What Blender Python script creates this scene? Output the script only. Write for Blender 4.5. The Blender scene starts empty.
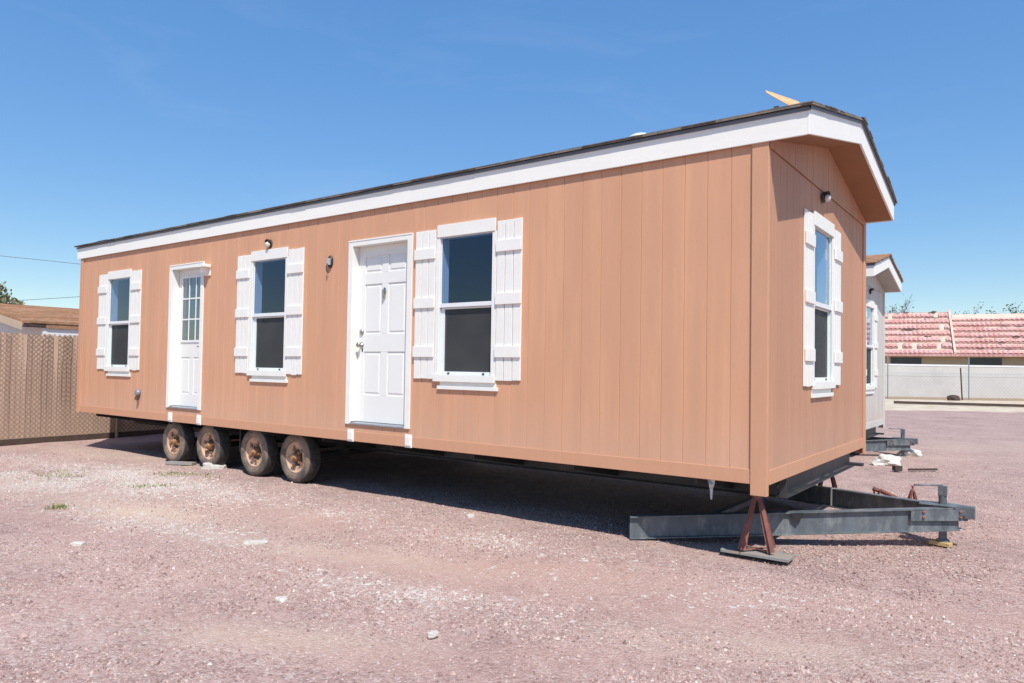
import bpy, bmesh, math, random
import numpy as np
from mathutils import Vector, Matrix, noise
random.seed(7); rng = np.random.default_rng(11)
scene = bpy.context.scene
COL = scene.collection
ZB = 0.66                       # underside of the home's wall above the ground

# ------------------------------------------------------------------ materials
def srgb(r, g, b):
    f = lambda c: (c/255/12.92) if c/255 <= .04045 else ((c/255+.055)/1.055)**2.4
    return (f(r), f(g), f(b))
def mat(name, col, rough=.6, var=.12, scale=6, bump=0., bscale=60, metal=0., spots=None, spot_scale=3., spot_amt=.45,
        stretch=(1, 1, 1), spec=.5, grain=None):
    m = bpy.data.materials.new(name); m.use_nodes = True
    nt = m.node_tree; N = nt.nodes; L = nt.links
    b = N['Principled BSDF']; b.inputs['Roughness'].default_value = rough; b.inputs['Metallic'].default_value = metal
    b.inputs['Specular IOR Level'].default_value = spec
    tc = N.new('ShaderNodeTexCoord'); mp = N.new('ShaderNodeMapping'); mp.inputs['Scale'].default_value = stretch
    L.new(tc.outputs['Object'], mp.inputs['Vector'])
    n = N.new('ShaderNodeTexNoise'); n.inputs['Scale'].default_value = scale; n.inputs['Detail'].default_value = 6; n.inputs['Roughness'].default_value = .65
    L.new(mp.outputs[0], n.inputs['Vector'])
    r = N.new('ShaderNodeValToRGB'); L.new(n.outputs['Fac'], r.inputs['Fac'])
    r.color_ramp.elements[0].position = .3; r.color_ramp.elements[1].position = .7
    r.color_ramp.elements[0].color = (*[c*(1-var) for c in col], 1); r.color_ramp.elements[1].color = (*[min(1, c*(1+var)) for c in col], 1)
    out = r.outputs['Color']
    if grain:
        w = N.new('ShaderNodeTexNoise'); w.inputs['Scale'].default_value = grain[0]; w.inputs['Detail'].default_value = 3
        mp2 = N.new('ShaderNodeMapping'); mp2.inputs['Scale'].default_value = grain[1]; L.new(tc.outputs['Object'], mp2.inputs['Vector']); L.new(mp2.outputs[0], w.inputs['Vector'])
        mx = N.new('ShaderNodeMix'); mx.data_type = 'RGBA'; mx.blend_type = 'MULTIPLY'; mx.inputs['Factor'].default_value = grain[2]
        rr = N.new('ShaderNodeValToRGB'); rr.color_ramp.elements[0].position = .35; rr.color_ramp.elements[1].position = .65
        rr.color_ramp.elements[0].color = (.35, .35, .35, 1); L.new(w.outputs['Fac'], rr.inputs['Fac'])
        L.new(out, mx.inputs['A']); L.new(rr.outputs['Color'], mx.inputs['B']); out = mx.outputs['Result']
    if spots:
        s = N.new('ShaderNodeTexNoise'); s.inputs['Scale'].default_value = spot_scale; s.inputs['Detail'].default_value = 8; s.inputs['Roughness'].default_value = .7
        L.new(mp.outputs[0], s.inputs['Vector'])
        r2 = N.new('ShaderNodeValToRGB'); r2.color_ramp.elements[0].position = 1-spot_amt-.08; r2.color_ramp.elements[1].position = 1-spot_amt+.08
        L.new(s.outputs['Fac'], r2.inputs['Fac'])
        mx = N.new('ShaderNodeMix'); mx.data_type = 'RGBA'; L.new(r2.outputs['Color'], mx.inputs['Factor']); L.new(out, mx.inputs['A'])
        mx.inputs['B'].default_value = (*spots, 1); out = mx.outputs['Result']
    L.new(out, b.inputs['Base Color'])
    if bump:
        bn = N.new('ShaderNodeTexNoise'); bn.inputs['Scale'].default_value = bscale; bn.inputs['Detail'].default_value = 5; L.new(mp.outputs[0], bn.inputs['Vector'])
        bp = N.new('ShaderNodeBump'); bp.inputs['Strength'].default_value = 1; bp.inputs['Distance'].default_value = bump
        L.new(bn.outputs['Fac'], bp.inputs['Height']); L.new(bp.outputs[0], b.inputs['Normal'])
    return m
def glass_mat(name, tint, refl=1.0):
    m = bpy.data.materials.new(name); m.use_nodes = True
    nt = m.node_tree; N = nt.nodes; L = nt.links; N.remove(N['Principled BSDF'])
    t = N.new('ShaderNodeBsdfTransparent'); t.inputs['Color'].default_value = (*tint, 1)
    g = N.new('ShaderNodeBsdfGlossy'); g.inputs['Roughness'].default_value = .02; g.inputs['Color'].default_value = (.9, .95, 1, 1)
    ge = N.new('ShaderNodeNewGeometry'); dp = N.new('ShaderNodeVectorMath'); dp.operation = 'DOT_PRODUCT'; L.new(ge.outputs['Incoming'], dp.inputs[0]); L.new(ge.outputs['Normal'], dp.inputs[1])
    def mth(op, a, b=None):
        x = N.new('ShaderNodeMath'); x.operation = op
        if isinstance(a, (int, float)): x.inputs[0].default_value = a
        else: L.new(a, x.inputs[0])
        if b is not None:
            if isinstance(b, (int, float)): x.inputs[1].default_value = b
            else: L.new(b, x.inputs[1])
        return x.outputs[0]
    fr = mth('ADD', mth('MULTIPLY', mth('POWER', mth('SUBTRACT', 1.0, mth('ABSOLUTE', dp.outputs['Value'])), 5.0), .96), .04)      # Schlick reflectance of a glass face
    tc = N.new('ShaderNodeTexCoord'); nz = N.new('ShaderNodeTexNoise'); nz.inputs['Scale'].default_value = 2.2
    L.new(tc.outputs['Object'], nz.inputs['Vector'])
    bp = N.new('ShaderNodeBump'); bp.inputs['Strength'].default_value = .08; bp.inputs['Distance'].default_value = .01; L.new(nz.outputs['Fac'], bp.inputs['Height'])
    L.new(bp.outputs[0], g.inputs['Normal'])
    mu = N.new('ShaderNodeMath'); mu.operation = 'MULTIPLY'; mu.inputs[1].default_value = refl; mu.use_clamp = True; L.new(fr, mu.inputs[0])
    mx = N.new('ShaderNodeMixShader'); L.new(mu.outputs[0], mx.inputs[0]); L.new(t.outputs[0], mx.inputs[1]); L.new(g.outputs[0], mx.inputs[2])
    L.new(mx.outputs[0], N['Material Output'].inputs['Surface']); return m
def screen_mat(name, dens):
    m = bpy.data.materials.new(name); m.use_nodes = True
    nt = m.node_tree; N = nt.nodes; L = nt.links; b = N['Principled BSDF']
    tc = N.new('ShaderNodeTexCoord'); nz = N.new('ShaderNodeTexNoise'); nz.inputs['Scale'].default_value = 1.7; nz.inputs['Detail'].default_value = 4
    L.new(tc.outputs['Object'], nz.inputs['Vector'])
    r = N.new('ShaderNodeValToRGB'); r.color_ramp.elements[0].color = (.022, .026, .03, 1); r.color_ramp.elements[1].color = (.10, .105, .105, 1)
    L.new(nz.outputs['Fac'], r.inputs['Fac']); L.new(r.outputs['Color'], b.inputs['Base Color']); b.inputs['Roughness'].default_value = .7
    t = N.new('ShaderNodeBsdfTransparent'); mx = N.new('ShaderNodeMixShader'); mx.inputs[0].default_value = dens
    L.new(t.outputs[0], mx.inputs[1]); L.new(b.outputs[0], mx.inputs[2]); L.new(mx.outputs[0], N['Material Output'].inputs['Surface']); return m
def siding_mat(name, col):
    m = mat(name, col, rough=.62, var=.05, scale=1.3, bump=.0012, bscale=30, stretch=(6, 6, .6), spec=.3, spots=tuple(c*.9 for c in col), spot_scale=.35, spot_amt=.46, grain=(1.6, (5, 5, .35), .10))
    # dust and splash marks on the lowest part, and a slow waviness of the panels
    nt = m.node_tree; N = nt.nodes; L = nt.links; b = N['Principled BSDF']; src = b.inputs['Base Color'].links[0].from_socket
    ge = N.new('ShaderNodeNewGeometry'); sx = N.new('ShaderNodeSeparateXYZ'); L.new(ge.outputs['Position'], sx.inputs[0])
    nz = N.new('ShaderNodeTexNoise'); nz.inputs['Scale'].default_value = 2.3; nz.inputs['Detail'].default_value = 7; L.new(ge.outputs['Position'], nz.inputs['Vector'])
    mr = N.new('ShaderNodeMapRange'); mr.inputs['From Min'].default_value = .66; mr.inputs['From Max'].default_value = 1.25; mr.inputs['To Min'].default_value = 1; mr.inputs['To Max'].default_value = 0; L.new(sx.outputs[2], mr.inputs['Value'])
    mu = N.new('ShaderNodeMath'); mu.operation = 'MULTIPLY'; L.new(mr.outputs[0], mu.inputs[0]); L.new(nz.outputs['Fac'], mu.inputs[1])
    m2 = N.new('ShaderNodeMath'); m2.operation = 'MULTIPLY'; m2.inputs[1].default_value = .55; L.new(mu.outputs[0], m2.inputs[0])
    mx = N.new('ShaderNodeMix'); mx.data_type = 'RGBA'; L.new(m2.outputs[0], mx.inputs['Factor']); L.new(src, mx.inputs['A']); mx.inputs['B'].default_value = (.60, .42, .33, 1); L.new(mx.outputs['Result'], b.inputs['Base Color'])
    wn = N.new('ShaderNodeTexNoise'); wn.inputs['Scale'].default_value = 1.1; wn.inputs['Detail'].default_value = 1; L.new(ge.outputs['Position'], wn.inputs['Vector'])
    bp = N.new('ShaderNodeBump'); bp.inputs['Strength'].default_value = .5; bp.inputs['Distance'].default_value = .02; L.new(wn.outputs['Fac'], bp.inputs['Height'])
    old = b.inputs['Normal'].links[0].from_node; L.new(bp.outputs[0], old.inputs['Normal'])
    return m

M = {}
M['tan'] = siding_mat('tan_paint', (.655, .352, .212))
M['tanendshade'] = siding_mat('tan_paint_end_shaded', (.53, .28, .172))  # darker copy of the tan; the end wall's weaker light is in the colour
M['tantrim'] = mat('tan_trim_paint', (.585, .315, .192), .6, .04, 4, .001, 40, stretch=(3, 3, .7), spec=.3)
M['soffittanshade'] = mat('tan_soffit_shaded', (.32, .155, .082), .7, .06, 3, spec=.2)  # tan darkened, shade under the overhang painted into the colour
M['soffitgrayshade'] = mat('gray_soffit_shaded', (.40, .37, .34), .7, .06, 3, spec=.2)  # gray darkened the same way, overhang shade in the colour
M['grayw'] = siding_mat('light_gray_paint', (.60, .58, .525))
M['graytrim'] = mat('gray_trim_paint', (.61, .59, .535), .6, .03, 5, spec=.3)
M['white'] = mat('white_paint', (.82, .81, .76), .5, .03, 9, .0008, 60, spec=.35, spots=(.80, .78, .715), spot_scale=2.6, spot_amt=.40)
M['whitefas'] = mat('white_fascia_paint', (.85, .84, .785), .55, .03, 2, .0008, 40, stretch=(.6, 3, 3), spec=.3, spots=(.855, .84, .785), spot_scale=1.1, spot_amt=.40)
M['door'] = mat('white_steel_door', (.79, .79, .755), .38, .015, 3, .0003, 30)
M['vinyl'] = mat('vinyl_window_frame', (.76, .78, .78), .4, .02, 8)
M['interior'] = mat('interior_wallboard_dim', (.04, .05, .085), .8, .05, 3)  # navy stands in for the dimness of the unlit rooms
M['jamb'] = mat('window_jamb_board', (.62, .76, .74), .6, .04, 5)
M['floorin'] = mat('interior_floor_dim', (.03, .028, .026), .6, .2, 4)  # near-black, room dimness painted into the floor colour
M['glass'] = glass_mat('window_glass', (.76, .82, .95), 1.3)
M['glassdk'] = glass_mat('lower_window_glass', (.6, .7, .75), 1.6)
M['screen'] = screen_mat('insect_screen', .55)
M['metal'] = mat('brushed_nickel', (.42, .41, .39), .3, .15, 20, metal=1)
M['dkmetal'] = mat('dark_bronze', (.03, .026, .024), .4, .2, 20)
M['frost'] = mat('frosted_glass', (.62, .6, .56), .2, .1, 9)
M['shingle'] = mat('charcoal_shingle', (.15, .14, .13), .95, .35, 14, .004, 90, spots=(.24, .195, .15), spot_scale=2.2, spot_amt=.45)
M['shinglebr'] = mat('brown_shingle', (.40, .215, .115), .95, .3, 9, .004, 80, spots=(.29, .155, .09), spot_scale=3, spot_amt=.42, grain=(5, (1, 1, 14), .25))
M['drip'] = mat('metal_drip_edge', (.16, .165, .18), .45, .2, 5, metal=.4)
M['black'] = mat('black_underbelly', (.012, .012, .013), .8, .3, 4)
M['steel'] = mat('weathered_gray_steel', (.135, .155, .172), .5, .16, 5, .0008, 40, metal=.1, spots=(.225, .24, .245), spot_scale=3.5, spot_amt=.42, stretch=(2, 2, 1), grain=(7, (2, 2, .35), .4))
M['dksteel'] = mat('dark_chassis_steel', (.05, .053, .057), .5, .3, 4, .001, 30, metal=.3, spots=(.09, .07, .055), spot_scale=3, spot_amt=.38)
M['rust'] = mat('rusty_red_primer', (.27, .108, .088), .8, .3, 9, .001, 50, spots=(.17, .08, .06), spot_scale=6, spot_amt=.45)
M['tyre'] = mat('dusty_tyre_rubber', (.115, .10, .088), .9, .25, 9, .001, 60, spots=(.28, .205, .155), spot_scale=2.2, spot_amt=.5, spec=.2)
M['tread'] = mat('black_tyre_tread', (.045, .042, .04), .9, .25, 12, .001, 60, spots=(.11, .09, .075), spot_scale=3, spot_amt=.38)
M['rim'] = mat('tan_oversprayed_rim', (.56, .37, .255), .6, .15, 8, .0006, 50, spots=(.30, .17, .11), spot_scale=6, spot_amt=.36)
M['hub'] = mat('rusty_hub', (.33, .19, .10), .55, .3, 12, metal=.3)
M['ply'] = mat('weathered_plywood', (.42, .26, .13), .8, .2, 5, .0008, 30, stretch=(1, 8, 8), spots=(.26, .17, .1), spot_scale=3, spot_amt=.4)
M['board'] = mat('fresh_plywood', (.80, .52, .28), .75, .12, 5, stretch=(1, 6, 6))
M['plygray'] = mat('grayed_board', (.27, .265, .255), .85, .2, 5, .0008, 30, stretch=(1, 8, 8), spots=(.46, .27, .10), spot_scale=2.2, spot_amt=.42)
M['lumber'] = mat('yellow_pine_block', (.55, .39, .18), .75, .15, 6, stretch=(1, 8, 8))
M['concrete'] = mat('pale_concrete', (.54, .51, .46), .9, .22, 7, .004, 35)
M['stone'] = mat('white_limestone', (.58, .54, .48), .9, .25, 9, .006, 40)
M['foil'] = mat('torn_foil_wrap', (.55, .58, .62), .35, .2, 15, metal=.4)
M['strap'] = mat('white_nylon_strap', (.7, .7, .68), .7, .1, 20)
M['slat'] = mat('tan_privacy_slat', (.56, .405, .305), .7, .1, 4, stretch=(2, 2, .5), spots=(.52, .365, .27), spot_scale=.7, spot_amt=.42)
M['wire'] = mat('tan_coated_wire', (.34, .24, .18), .5, .1, 9)
M['galv'] = mat('galvanised_pipe', (.33, .36, .39), .45, .12, 8, metal=.5)
M['stucco'] = mat('white_stucco', (.72, .71, .70), .9, .06, 3, .003, 60)
M['block'] = mat('pale_block_wall', (.55, .53, .505), .9, .07, .7, .003, 12, spots=(.49, .47, .45), spot_scale=.5, spot_amt=.4)
M['creamwall'] = mat('cream_stucco', (.62, .50, .34), .9, .08, 1, .003, 20)
M['beige'] = mat('beige_rake_board', (.52, .40, .28), .7, .08, 5)
M['darkwin'] = mat('dark_window_glass', (.035, .05, .065), .15, .3, 1)
M['bark'] = mat('tree_bark', (.10, .075, .055), .9, .3, 6, .01, 10)
M['olive'] = mat('olive_leaves', (.15, .14, .065), .6, .5, .9)
M['leaf2'] = mat('dusty_green_leaves', (.07, .085, .045), .6, .5, .7)
M['grass'] = mat('weed_green', (.24, .26, .10), .7, .35, 20)
M['soil'] = mat('dry_weeds', (.36, .28, .19), .95, .3, 2, .02, 4)
M['cable'] = mat('black_cable', (.12, .13, .14), .6, .1, 5)
M['trash'] = mat('white_plastic_sheet', (.58, .56, .51), .6, .06, 8, .006, 14)
M['brownblock'] = mat('dark_wood_scrap', (.07, .045, .035), .85, .3, 9)
def tile_mat():
    m = bpy.data.materials.new('red_clay_tile'); m.use_nodes = True
    nt = m.node_tree; N = nt.nodes; L = nt.links; b = N['Principled BSDF']; b.inputs['Roughness'].default_value = .85
    tc = N.new('ShaderNodeTexCoord')
    n = N.new('ShaderNodeTexNoise'); n.inputs['Scale'].default_value = 1.1; n.inputs['Detail'].default_value = 6; L.new(tc.outputs['Object'], n.inputs['Vector'])
    r = N.new('ShaderNodeValToRGB'); r.color_ramp.elements[0].position = .35; r.color_ramp.elements[1].position = .68
    r.color_ramp.elements[0].color = (.62, .30, .265, 1); r.color_ramp.elements[1].color = (.76, .46, .42, 1); L.new(n.outputs['Fac'], r.inputs['Fac'])
    w = N.new('ShaderNodeTexWave'); w.wave_type = 'BANDS'; w.bands_direction = 'X'; w.inputs['Scale'].default_value = 1.05; w.inputs['Distortion'].default_value = .3; L.new(tc.outputs['Object'], w.inputs['Vector'])
    mx = N.new('ShaderNodeMix'); mx.data_type = 'RGBA'; mx.blend_type = 'MULTIPLY'; mx.inputs['Factor'].default_value = .22
    L.new(r.outputs['Color'], mx.inputs['A']); L.new(w.outputs['Color'], mx.inputs['B']); L.new(mx.outputs['Result'], b.inputs['Base Color']); return m
M['tile'] = tile_mat()
M['batten'] = mat('cream_underlayment', (.66, .50, .40), .9, .12, 1.6, spots=(.58, .36, .29), spot_scale=1.2, spot_amt=.36)

# ------------------------------------------------------------------ mesh builder
class MB:
    def __init__(s, T=None): s.v = []; s.f = []; s.T = T or (lambda p: p)
    def poly(s, pts, faces):
        s.marks = getattr(s, 'marks', []); s.marks.append((len(s.v), len(s.f)))
        o = len(s.v); s.v += [tuple(s.T(p)) for p in pts]; s.f += [tuple(i+o for i in f) for f in faces]
    def box(s, x0, x1, y0, y1, z0, z1):
        s.hexa([(x0, y0, z0), (x1, y0, z0), (x1, y1, z0), (x0, y1, z0), (x0, y0, z1), (x1, y0, z1), (x1, y1, z1), (x0, y1, z1)])
    def hexa(s, p): s.poly(p, [(3, 2, 1, 0), (4, 5, 6, 7), (0, 1, 5, 4), (1, 2, 6, 5), (2, 3, 7, 6), (3, 0, 4, 7)])
    def prism(s, prof, a, b, place):                 # prof: 2-D polygon, place(u,v,t) -> point
        n = len(prof); pts = [place(u, v, a) for u, v in prof]+[place(u, v, b) for u, v in prof]
        s.poly(pts, [tuple(range(n-1, -1, -1)), tuple(range(n, 2*n))]+[(i, (i+1) % n, (i+1) % n+n, i+n) for i in range(n)])
    def bar(s, p, q, w, h, up=(0, 0, 1), w2=None, h2=None):
        p, q = Vector(p), Vector(q); d = (q-p).normalized(); upv = Vector(up)
        if abs(d.dot(upv)) > .97: upv = Vector((1, 0, 0))
        sd = d.cross(upv).normalized(); u = sd.cross(d).normalized(); w2 = w2 or w; h2 = h2 or h
        P = [p+sd*a*w/2+u*b*h/2 for a, b in ((-1, -1), (1, -1), (1, 1), (-1, 1))]+[q+sd*a*w2/2+u*b*h2/2 for a, b in ((-1, -1), (1, -1), (1, 1), (-1, 1))]
        s.hexa(P)
    def tube(s, pts, r, n=8, r2=None):
        pts = [Vector(p) for p in pts]; k = len(pts); rings = []
        for i, p in enumerate(pts):
            d = (pts[min(i+1, k-1)]-pts[max(i-1, 0)]).normalized(); a = Vector((0, 0, 1)) if abs(d.z) < .9 else Vector((1, 0, 0))
            x = d.cross(a).normalized(); y = d.cross(x); rr = r+((r2 if r2 is not None else r)-r)*i/(k-1)
            rings.append([p+x*rr*math.cos(t)+y*rr*math.sin(t) for t in [2*math.pi*j/n for j in range(n)]])
        V = [v for R_ in rings for v in R_]
        F = [(i*n+j, i*n+(j+1) % n, (i+1)*n+(j+1) % n, (i+1)*n+j) for i in range(k-1) for j in range(n)]
        F += [tuple(range(n-1, -1, -1)), tuple((k-1)*n+j for j in range(n))]
        s.poly(V, F)
    def lathe(s, prof, n, place, caps=True):                    # prof (r,t); place(x,y,t)
        V = [place(r*math.cos(2*math.pi*j/n), r*math.sin(2*math.pi*j/n), t) for r, t in prof for j in range(n)]
        k = len(prof); F = [(i*n+j, i*n+(j+1) % n, (i+1)*n+(j+1) % n, (i+1)*n+j) for i in range(k-1) for j in range(n)]
        if caps and prof[0][0] > 1e-5: F.append(tuple(range(n-1, -1, -1)))
        if caps and prof[-1][0] > 1e-5: F.append(tuple((k-1)*n+j for j in range(n)))
        s.poly(V, F)
    def build_each(s, name, m, parent=None, **k):
        mk = s.marks+[(len(s.v), len(s.f))]; out = []
        for (a, fa), (b, fb) in zip(mk, mk[1:]):
            c = MB(); c.v = s.v[a:b]; c.f = [tuple(i-a for i in f) for f in s.f[fa:fb]]; out.append(c.build(name, m, parent, **k))
        return out
    def build(s, name, m, parent=None, bevel=0, smooth=False, loc=None, label=None):
        me = bpy.data.meshes.new(name)
        vs = s.v if loc is None else [(a-loc[0], b-loc[1], c-loc[2]) for a, b, c in s.v]
        me.from_pydata(vs, [], s.f); me.update()
        bm = bmesh.new(); bm.from_mesh(me); bmesh.ops.remove_doubles(bm, verts=bm.verts, dist=1e-6); bmesh.ops.recalc_face_normals(bm, faces=bm.faces); bm.to_mesh(me); bm.free()
        me.materials.append(m if not isinstance(m, str) else M[m])
        o = bpy.data.objects.new(name, me); COL.objects.link(o)
        if loc is not None: o.location = loc
        if parent: o.parent = parent
        if bevel:
            bv = o.modifiers.new('bevel', 'BEVEL'); bv.width = bevel; bv.segments = 2; bv.limit_method = 'ANGLE'; bv.angle_limit = .6
        if smooth: me.polygons.foreach_set('use_smooth', [True]*len(me.polygons))
        if label: o['label'] = label
        return o
def empty(name, loc, label, cat, group=None, rz=0):
    o = bpy.data.objects.new(name, None); COL.objects.link(o); o.location = loc; o.rotation_euler = (0, 0, rz); o.empty_display_size = .1
    o['label'] = label; o['category'] = cat
    if group: o['group'] = group
    return o
def tag(o, label, cat, group=None):
    o['label'] = label; o['category'] = cat
    if group: o['group'] = group
    return o
def struct(o): o['kind'] = 'structure'; return o
def copy_tree(o, parent=None):
    c = o.copy(); COL.objects.link(c); c.parent = parent
    for ch in list(o.children): copy_tree(ch, c)
    return c

# ------------------------------------------------------------------ the mobile home (root at its near wall corner, on the ground)
SLOPE = .2205
def TL(p): return (p[0], -p[1], p[2]+ZB)              # long wall: u along X, w outwards (-Y), z from wall underside
def TE(p): return (p[1], p[0], p[2]+ZB)               # end wall: u along Y, w outwards (+X)

def wall_with_holes(mb, u0, u1, z0, z1, w0, w1, holes):
    us = sorted({u0, u1, *[h[0] for h in holes], *[h[1] for h in holes]})
    for a, b in zip(us, us[1:]):
        hs = sorted([(h[2], h[3]) for h in holes if h[0] <= a+1e-6 and h[1] >= b-1e-6]); z = z0
        for c, d in hs:
            if c > z: mb.box(a, b, w0, w1, z, c)
            z = d
        if z < z1: mb.box(a, b, w0, w1, z, z1)
def siding(mb, u0, u1, z0, ztop, holes, pitch=.2032, gap=.0042, th=.004, start=0.):
    k = math.floor((u0-start)/pitch); cuts = []
    while start+k*pitch < u1:
        ga, gb = (gap*1.9 if k % 6 == 0 else gap), (gap*1.9 if (k+1) % 6 == 0 else gap); a = max(u0, start+k*pitch+ga/2); b = min(u1, start+(k+1)*pitch-gb/2); k += 1
        if b-a > .012: cuts.append((a, b))
    for a, b in cuts:
        es = sorted({a, b, *[e for h in holes for e in (h[0], h[1]) if a < e < b]})
        for c, d in zip(es, es[1:]):
            ivs = []; z = z0
            for h in sorted([h for h in holes if h[0] <= c+1e-6 and h[1] >= d-1e-6], key=lambda h: h[2]):
                if h[2] > z: ivs.append((z, h[2], False))
                z = h[3]
            ivs.append((z, None, True))
            for za, zb, top in ivs:
                t0, t1 = (ztop(c), ztop(d)) if top else (zb, zb)
                ch = .002; ca = ch if c == a else 0; cb = ch if d == b else 0
                mb.poly([(c, -th, za), (d, -th, za), (d, -th, t1), (c, -th, t0), (c+ca, 0, za), (d-cb, 0, za), (d-cb, 0, t1), (c+ca, 0, t0)],
                        [(0, 1, 2, 3), (4, 5, 6, 7), (0, 1, 5, 4), (1, 2, 6, 5), (2, 3, 7, 6), (3, 0, 4, 7)])

def window(root, T, c, trim='white', sx=.045):
    hw = .36; zb, zt, zm = .808, 2.295, 1.555
    f = MB(T)
    f.box(c-.399, c+.399, .002, .026, zt, 2.43)                       # header
    f.box(c-hw-.056, c-hw, .002, .018, zb, zt-.001); f.box(c+hw, c+hw+.056, .002, .018, zb, zt-.001)
    fr = f.build('window', trim, root, bevel=.003)
    f = MB(T)
    f.box(c-.42, c+.42, .002, .036, .735, zb-.001)                    # casing under the sash
    f.box(c-.385+sx, c+.385+sx, .002, .006, .69, .7345)               # apron
    f.box(c-.41+sx, c+.41+sx, .002, .026, .653, .6905)                # ledge
    f.build('sill', trim, fr, bevel=.003)
    j = MB(T); a = .0                                                  # jamb liner boards inside the opening
    j.box(c-hw-.02, c-hw-.001, -.135, .0, zb-.02, zt+.02); j.box(c+hw+.001, c+hw+.02, -.135, .0, zb-.02, zt+.02)
    j.box(c-hw-.001, c+hw+.001, -.135, .0, zt+.001, zt+.02); j.box(c-hw-.001, c+hw+.001, -.135, .0, zb-.02, zb-.001)
    j.build('jamb', 'jamb', fr)
    s = MB(T)                                                          # vinyl sash frame
    s.box(c-hw, c+hw, -.035, .010, zm-.022, zm+.022)
    s.box(c-hw, c-hw+.008, -.024, -.006, zm+.023, zt); s.box(c+hw-.008, c+hw, -.024, -.006, zm+.023, zt); s.box(c-hw+.0085, c+hw-.0085, -.024, -.006, zt-.008, zt)
    s.box(c-hw, c-hw+.05, -.06, -.02, zb, zm-.023); s.box(c+hw-.022, c+hw, -.06, -.02, zb, zm-.023)
    s.box(c-hw+.051, c+hw-.023, -.06, -.02, zb, zb+.036); s.box(c-hw+.051, c+hw-.023, -.06, -.02, zm-.04, zm-.0235)
    s.build('sash', 'vinyl', fr, bevel=.002)
    g = MB(T); g.box(c-hw+.0085, c+hw-.0085, -.016, -.013, zm+.0225, zt-.0085); g.build('upper_pane', 'glass', fr)
    g = MB(T); g.box(c-hw+.0505, c+hw-.0225, -.052, -.049, zb+.0365, zm-.0405); g.build('lower_pane', 'glassdk', fr)
    g = MB(T); g.box(c-hw+.0505, c+hw-.0225, -.031, -.0295, zb+.0365, zm-.0405); g.build('insect_screen', 'screen', fr)
    k = MB(T)
    for d in (-.24, .24): k.box(c+d-.012, c+d+.012, -.0195, -.010, zb+.008, zb+.026)
    k.build_each('sash_clip', 'dkmetal', fr)
def shutter(root, T, u0, u1, m='white'):
    z0, z1 = .762, 2.391; s = MB(T); n = 3; w = (u1-u0-.018)/3
    for k in range(n):
        dz = random.uniform(-.006, .006); s.box(u0+k*(w+.009), u0+k*(w+.009)+w, .003, .021, z0+dz, z1+dz*.5)
    o = s.build('shutter', m, root, bevel=.003)
    for zc in (2.13, 1.592, 1.055):
        b = MB(T); e = .005; b.box(u0-e, u1+e, .0215, .040, zc-.058, zc+.058); b.build('batten', m, o, bevel=.003)

def panel_door(root, T, u0, u1, z0, z1, rec, lite=None):
    """u0..u1 opening, door leaf set back by rec, returns leaf"""
    d = MB(T); d.box(u0, u1, -rec-.045, -rec-.010, z0, z1)
    st = .115; mid = (u0+u1)/2; hs = .055
    def rails(zs, cols=2):
        # frame pieces around panels: zs list of (za, zb) panel rows
        d.box(u0, u0+st, -rec-.0095, -rec, z0, z1); d.box(u1-st, u1, -rec-.0095, -rec, z0, z1)
        edges = [z0]+[e for r in zs for e in r]+[z1]
        for a, b in zip(edges[0::2], edges[1::2]): d.box(u0+st+.0005, u1-st-.0005, -rec-.0095, -rec, a, b)
        for a, b in zs:
            d.box(mid-hs, mid+hs, -rec-.0095, -rec, a+.0005, b-.0005)
            for p, q in ((u0+st, mid-hs), (mid+hs, u1-st)):
                i = .022; k = .034
                P = [(p+i, -rec-.0095, a+i), (q-i, -rec-.0095, a+i), (q-i, -rec-.0095, b-i), (p+i, -rec-.0095, b-i),
                     (p+k, -rec-.003, a+k), (q-k, -rec-.003, a+k), (q-k, -rec-.003, b-k), (p+k, -rec-.003, b-k)]
                d.poly(P, [(4, 5, 6, 7), (0, 1, 5, 4), (1, 2, 6, 5), (2, 3, 7, 6), (3, 0, 4, 7), (3, 2, 1, 0)])
    if lite is None:
        rails([(.545, 1.06), (1.27, 1.865), (2.0, 2.2)])
    else:
        la, lb, za, zb = lite
        rails([(.42, .98)])
        # nine-light window: raised frame and muntins
        d.box(la-.035, lb+.035, -rec+.0005, -rec+.014, za-.035, za); d.box(la-.035, lb+.035, -rec+.0005, -rec+.014, zb, zb+.035)
        d.box(la-.035, la, -rec+.0005, -rec+.014, za+.0005, zb-.0005); d.box(lb, lb+.035, -rec+.0005, -rec+.014, za+.0005, zb-.0005)
        for k in (1, 2):
            x = la+(lb-la)*k/3; d.box(x-.011, x+.011, -rec+.0035, -rec+.012, za, zb)
            z = za+(zb-za)*k/3; d.box(la, lb, -rec+.003, -rec+.011, z-.011, z+.011)
    leaf = d.build('door', 'door', root, bevel=.0025)
    if lite:
        g = MB(T); g.box(la, lb, -rec+.0005, -rec+.0028, za, zb); g.build('window_pane', 'doorglass', leaf)
    return leaf
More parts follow.
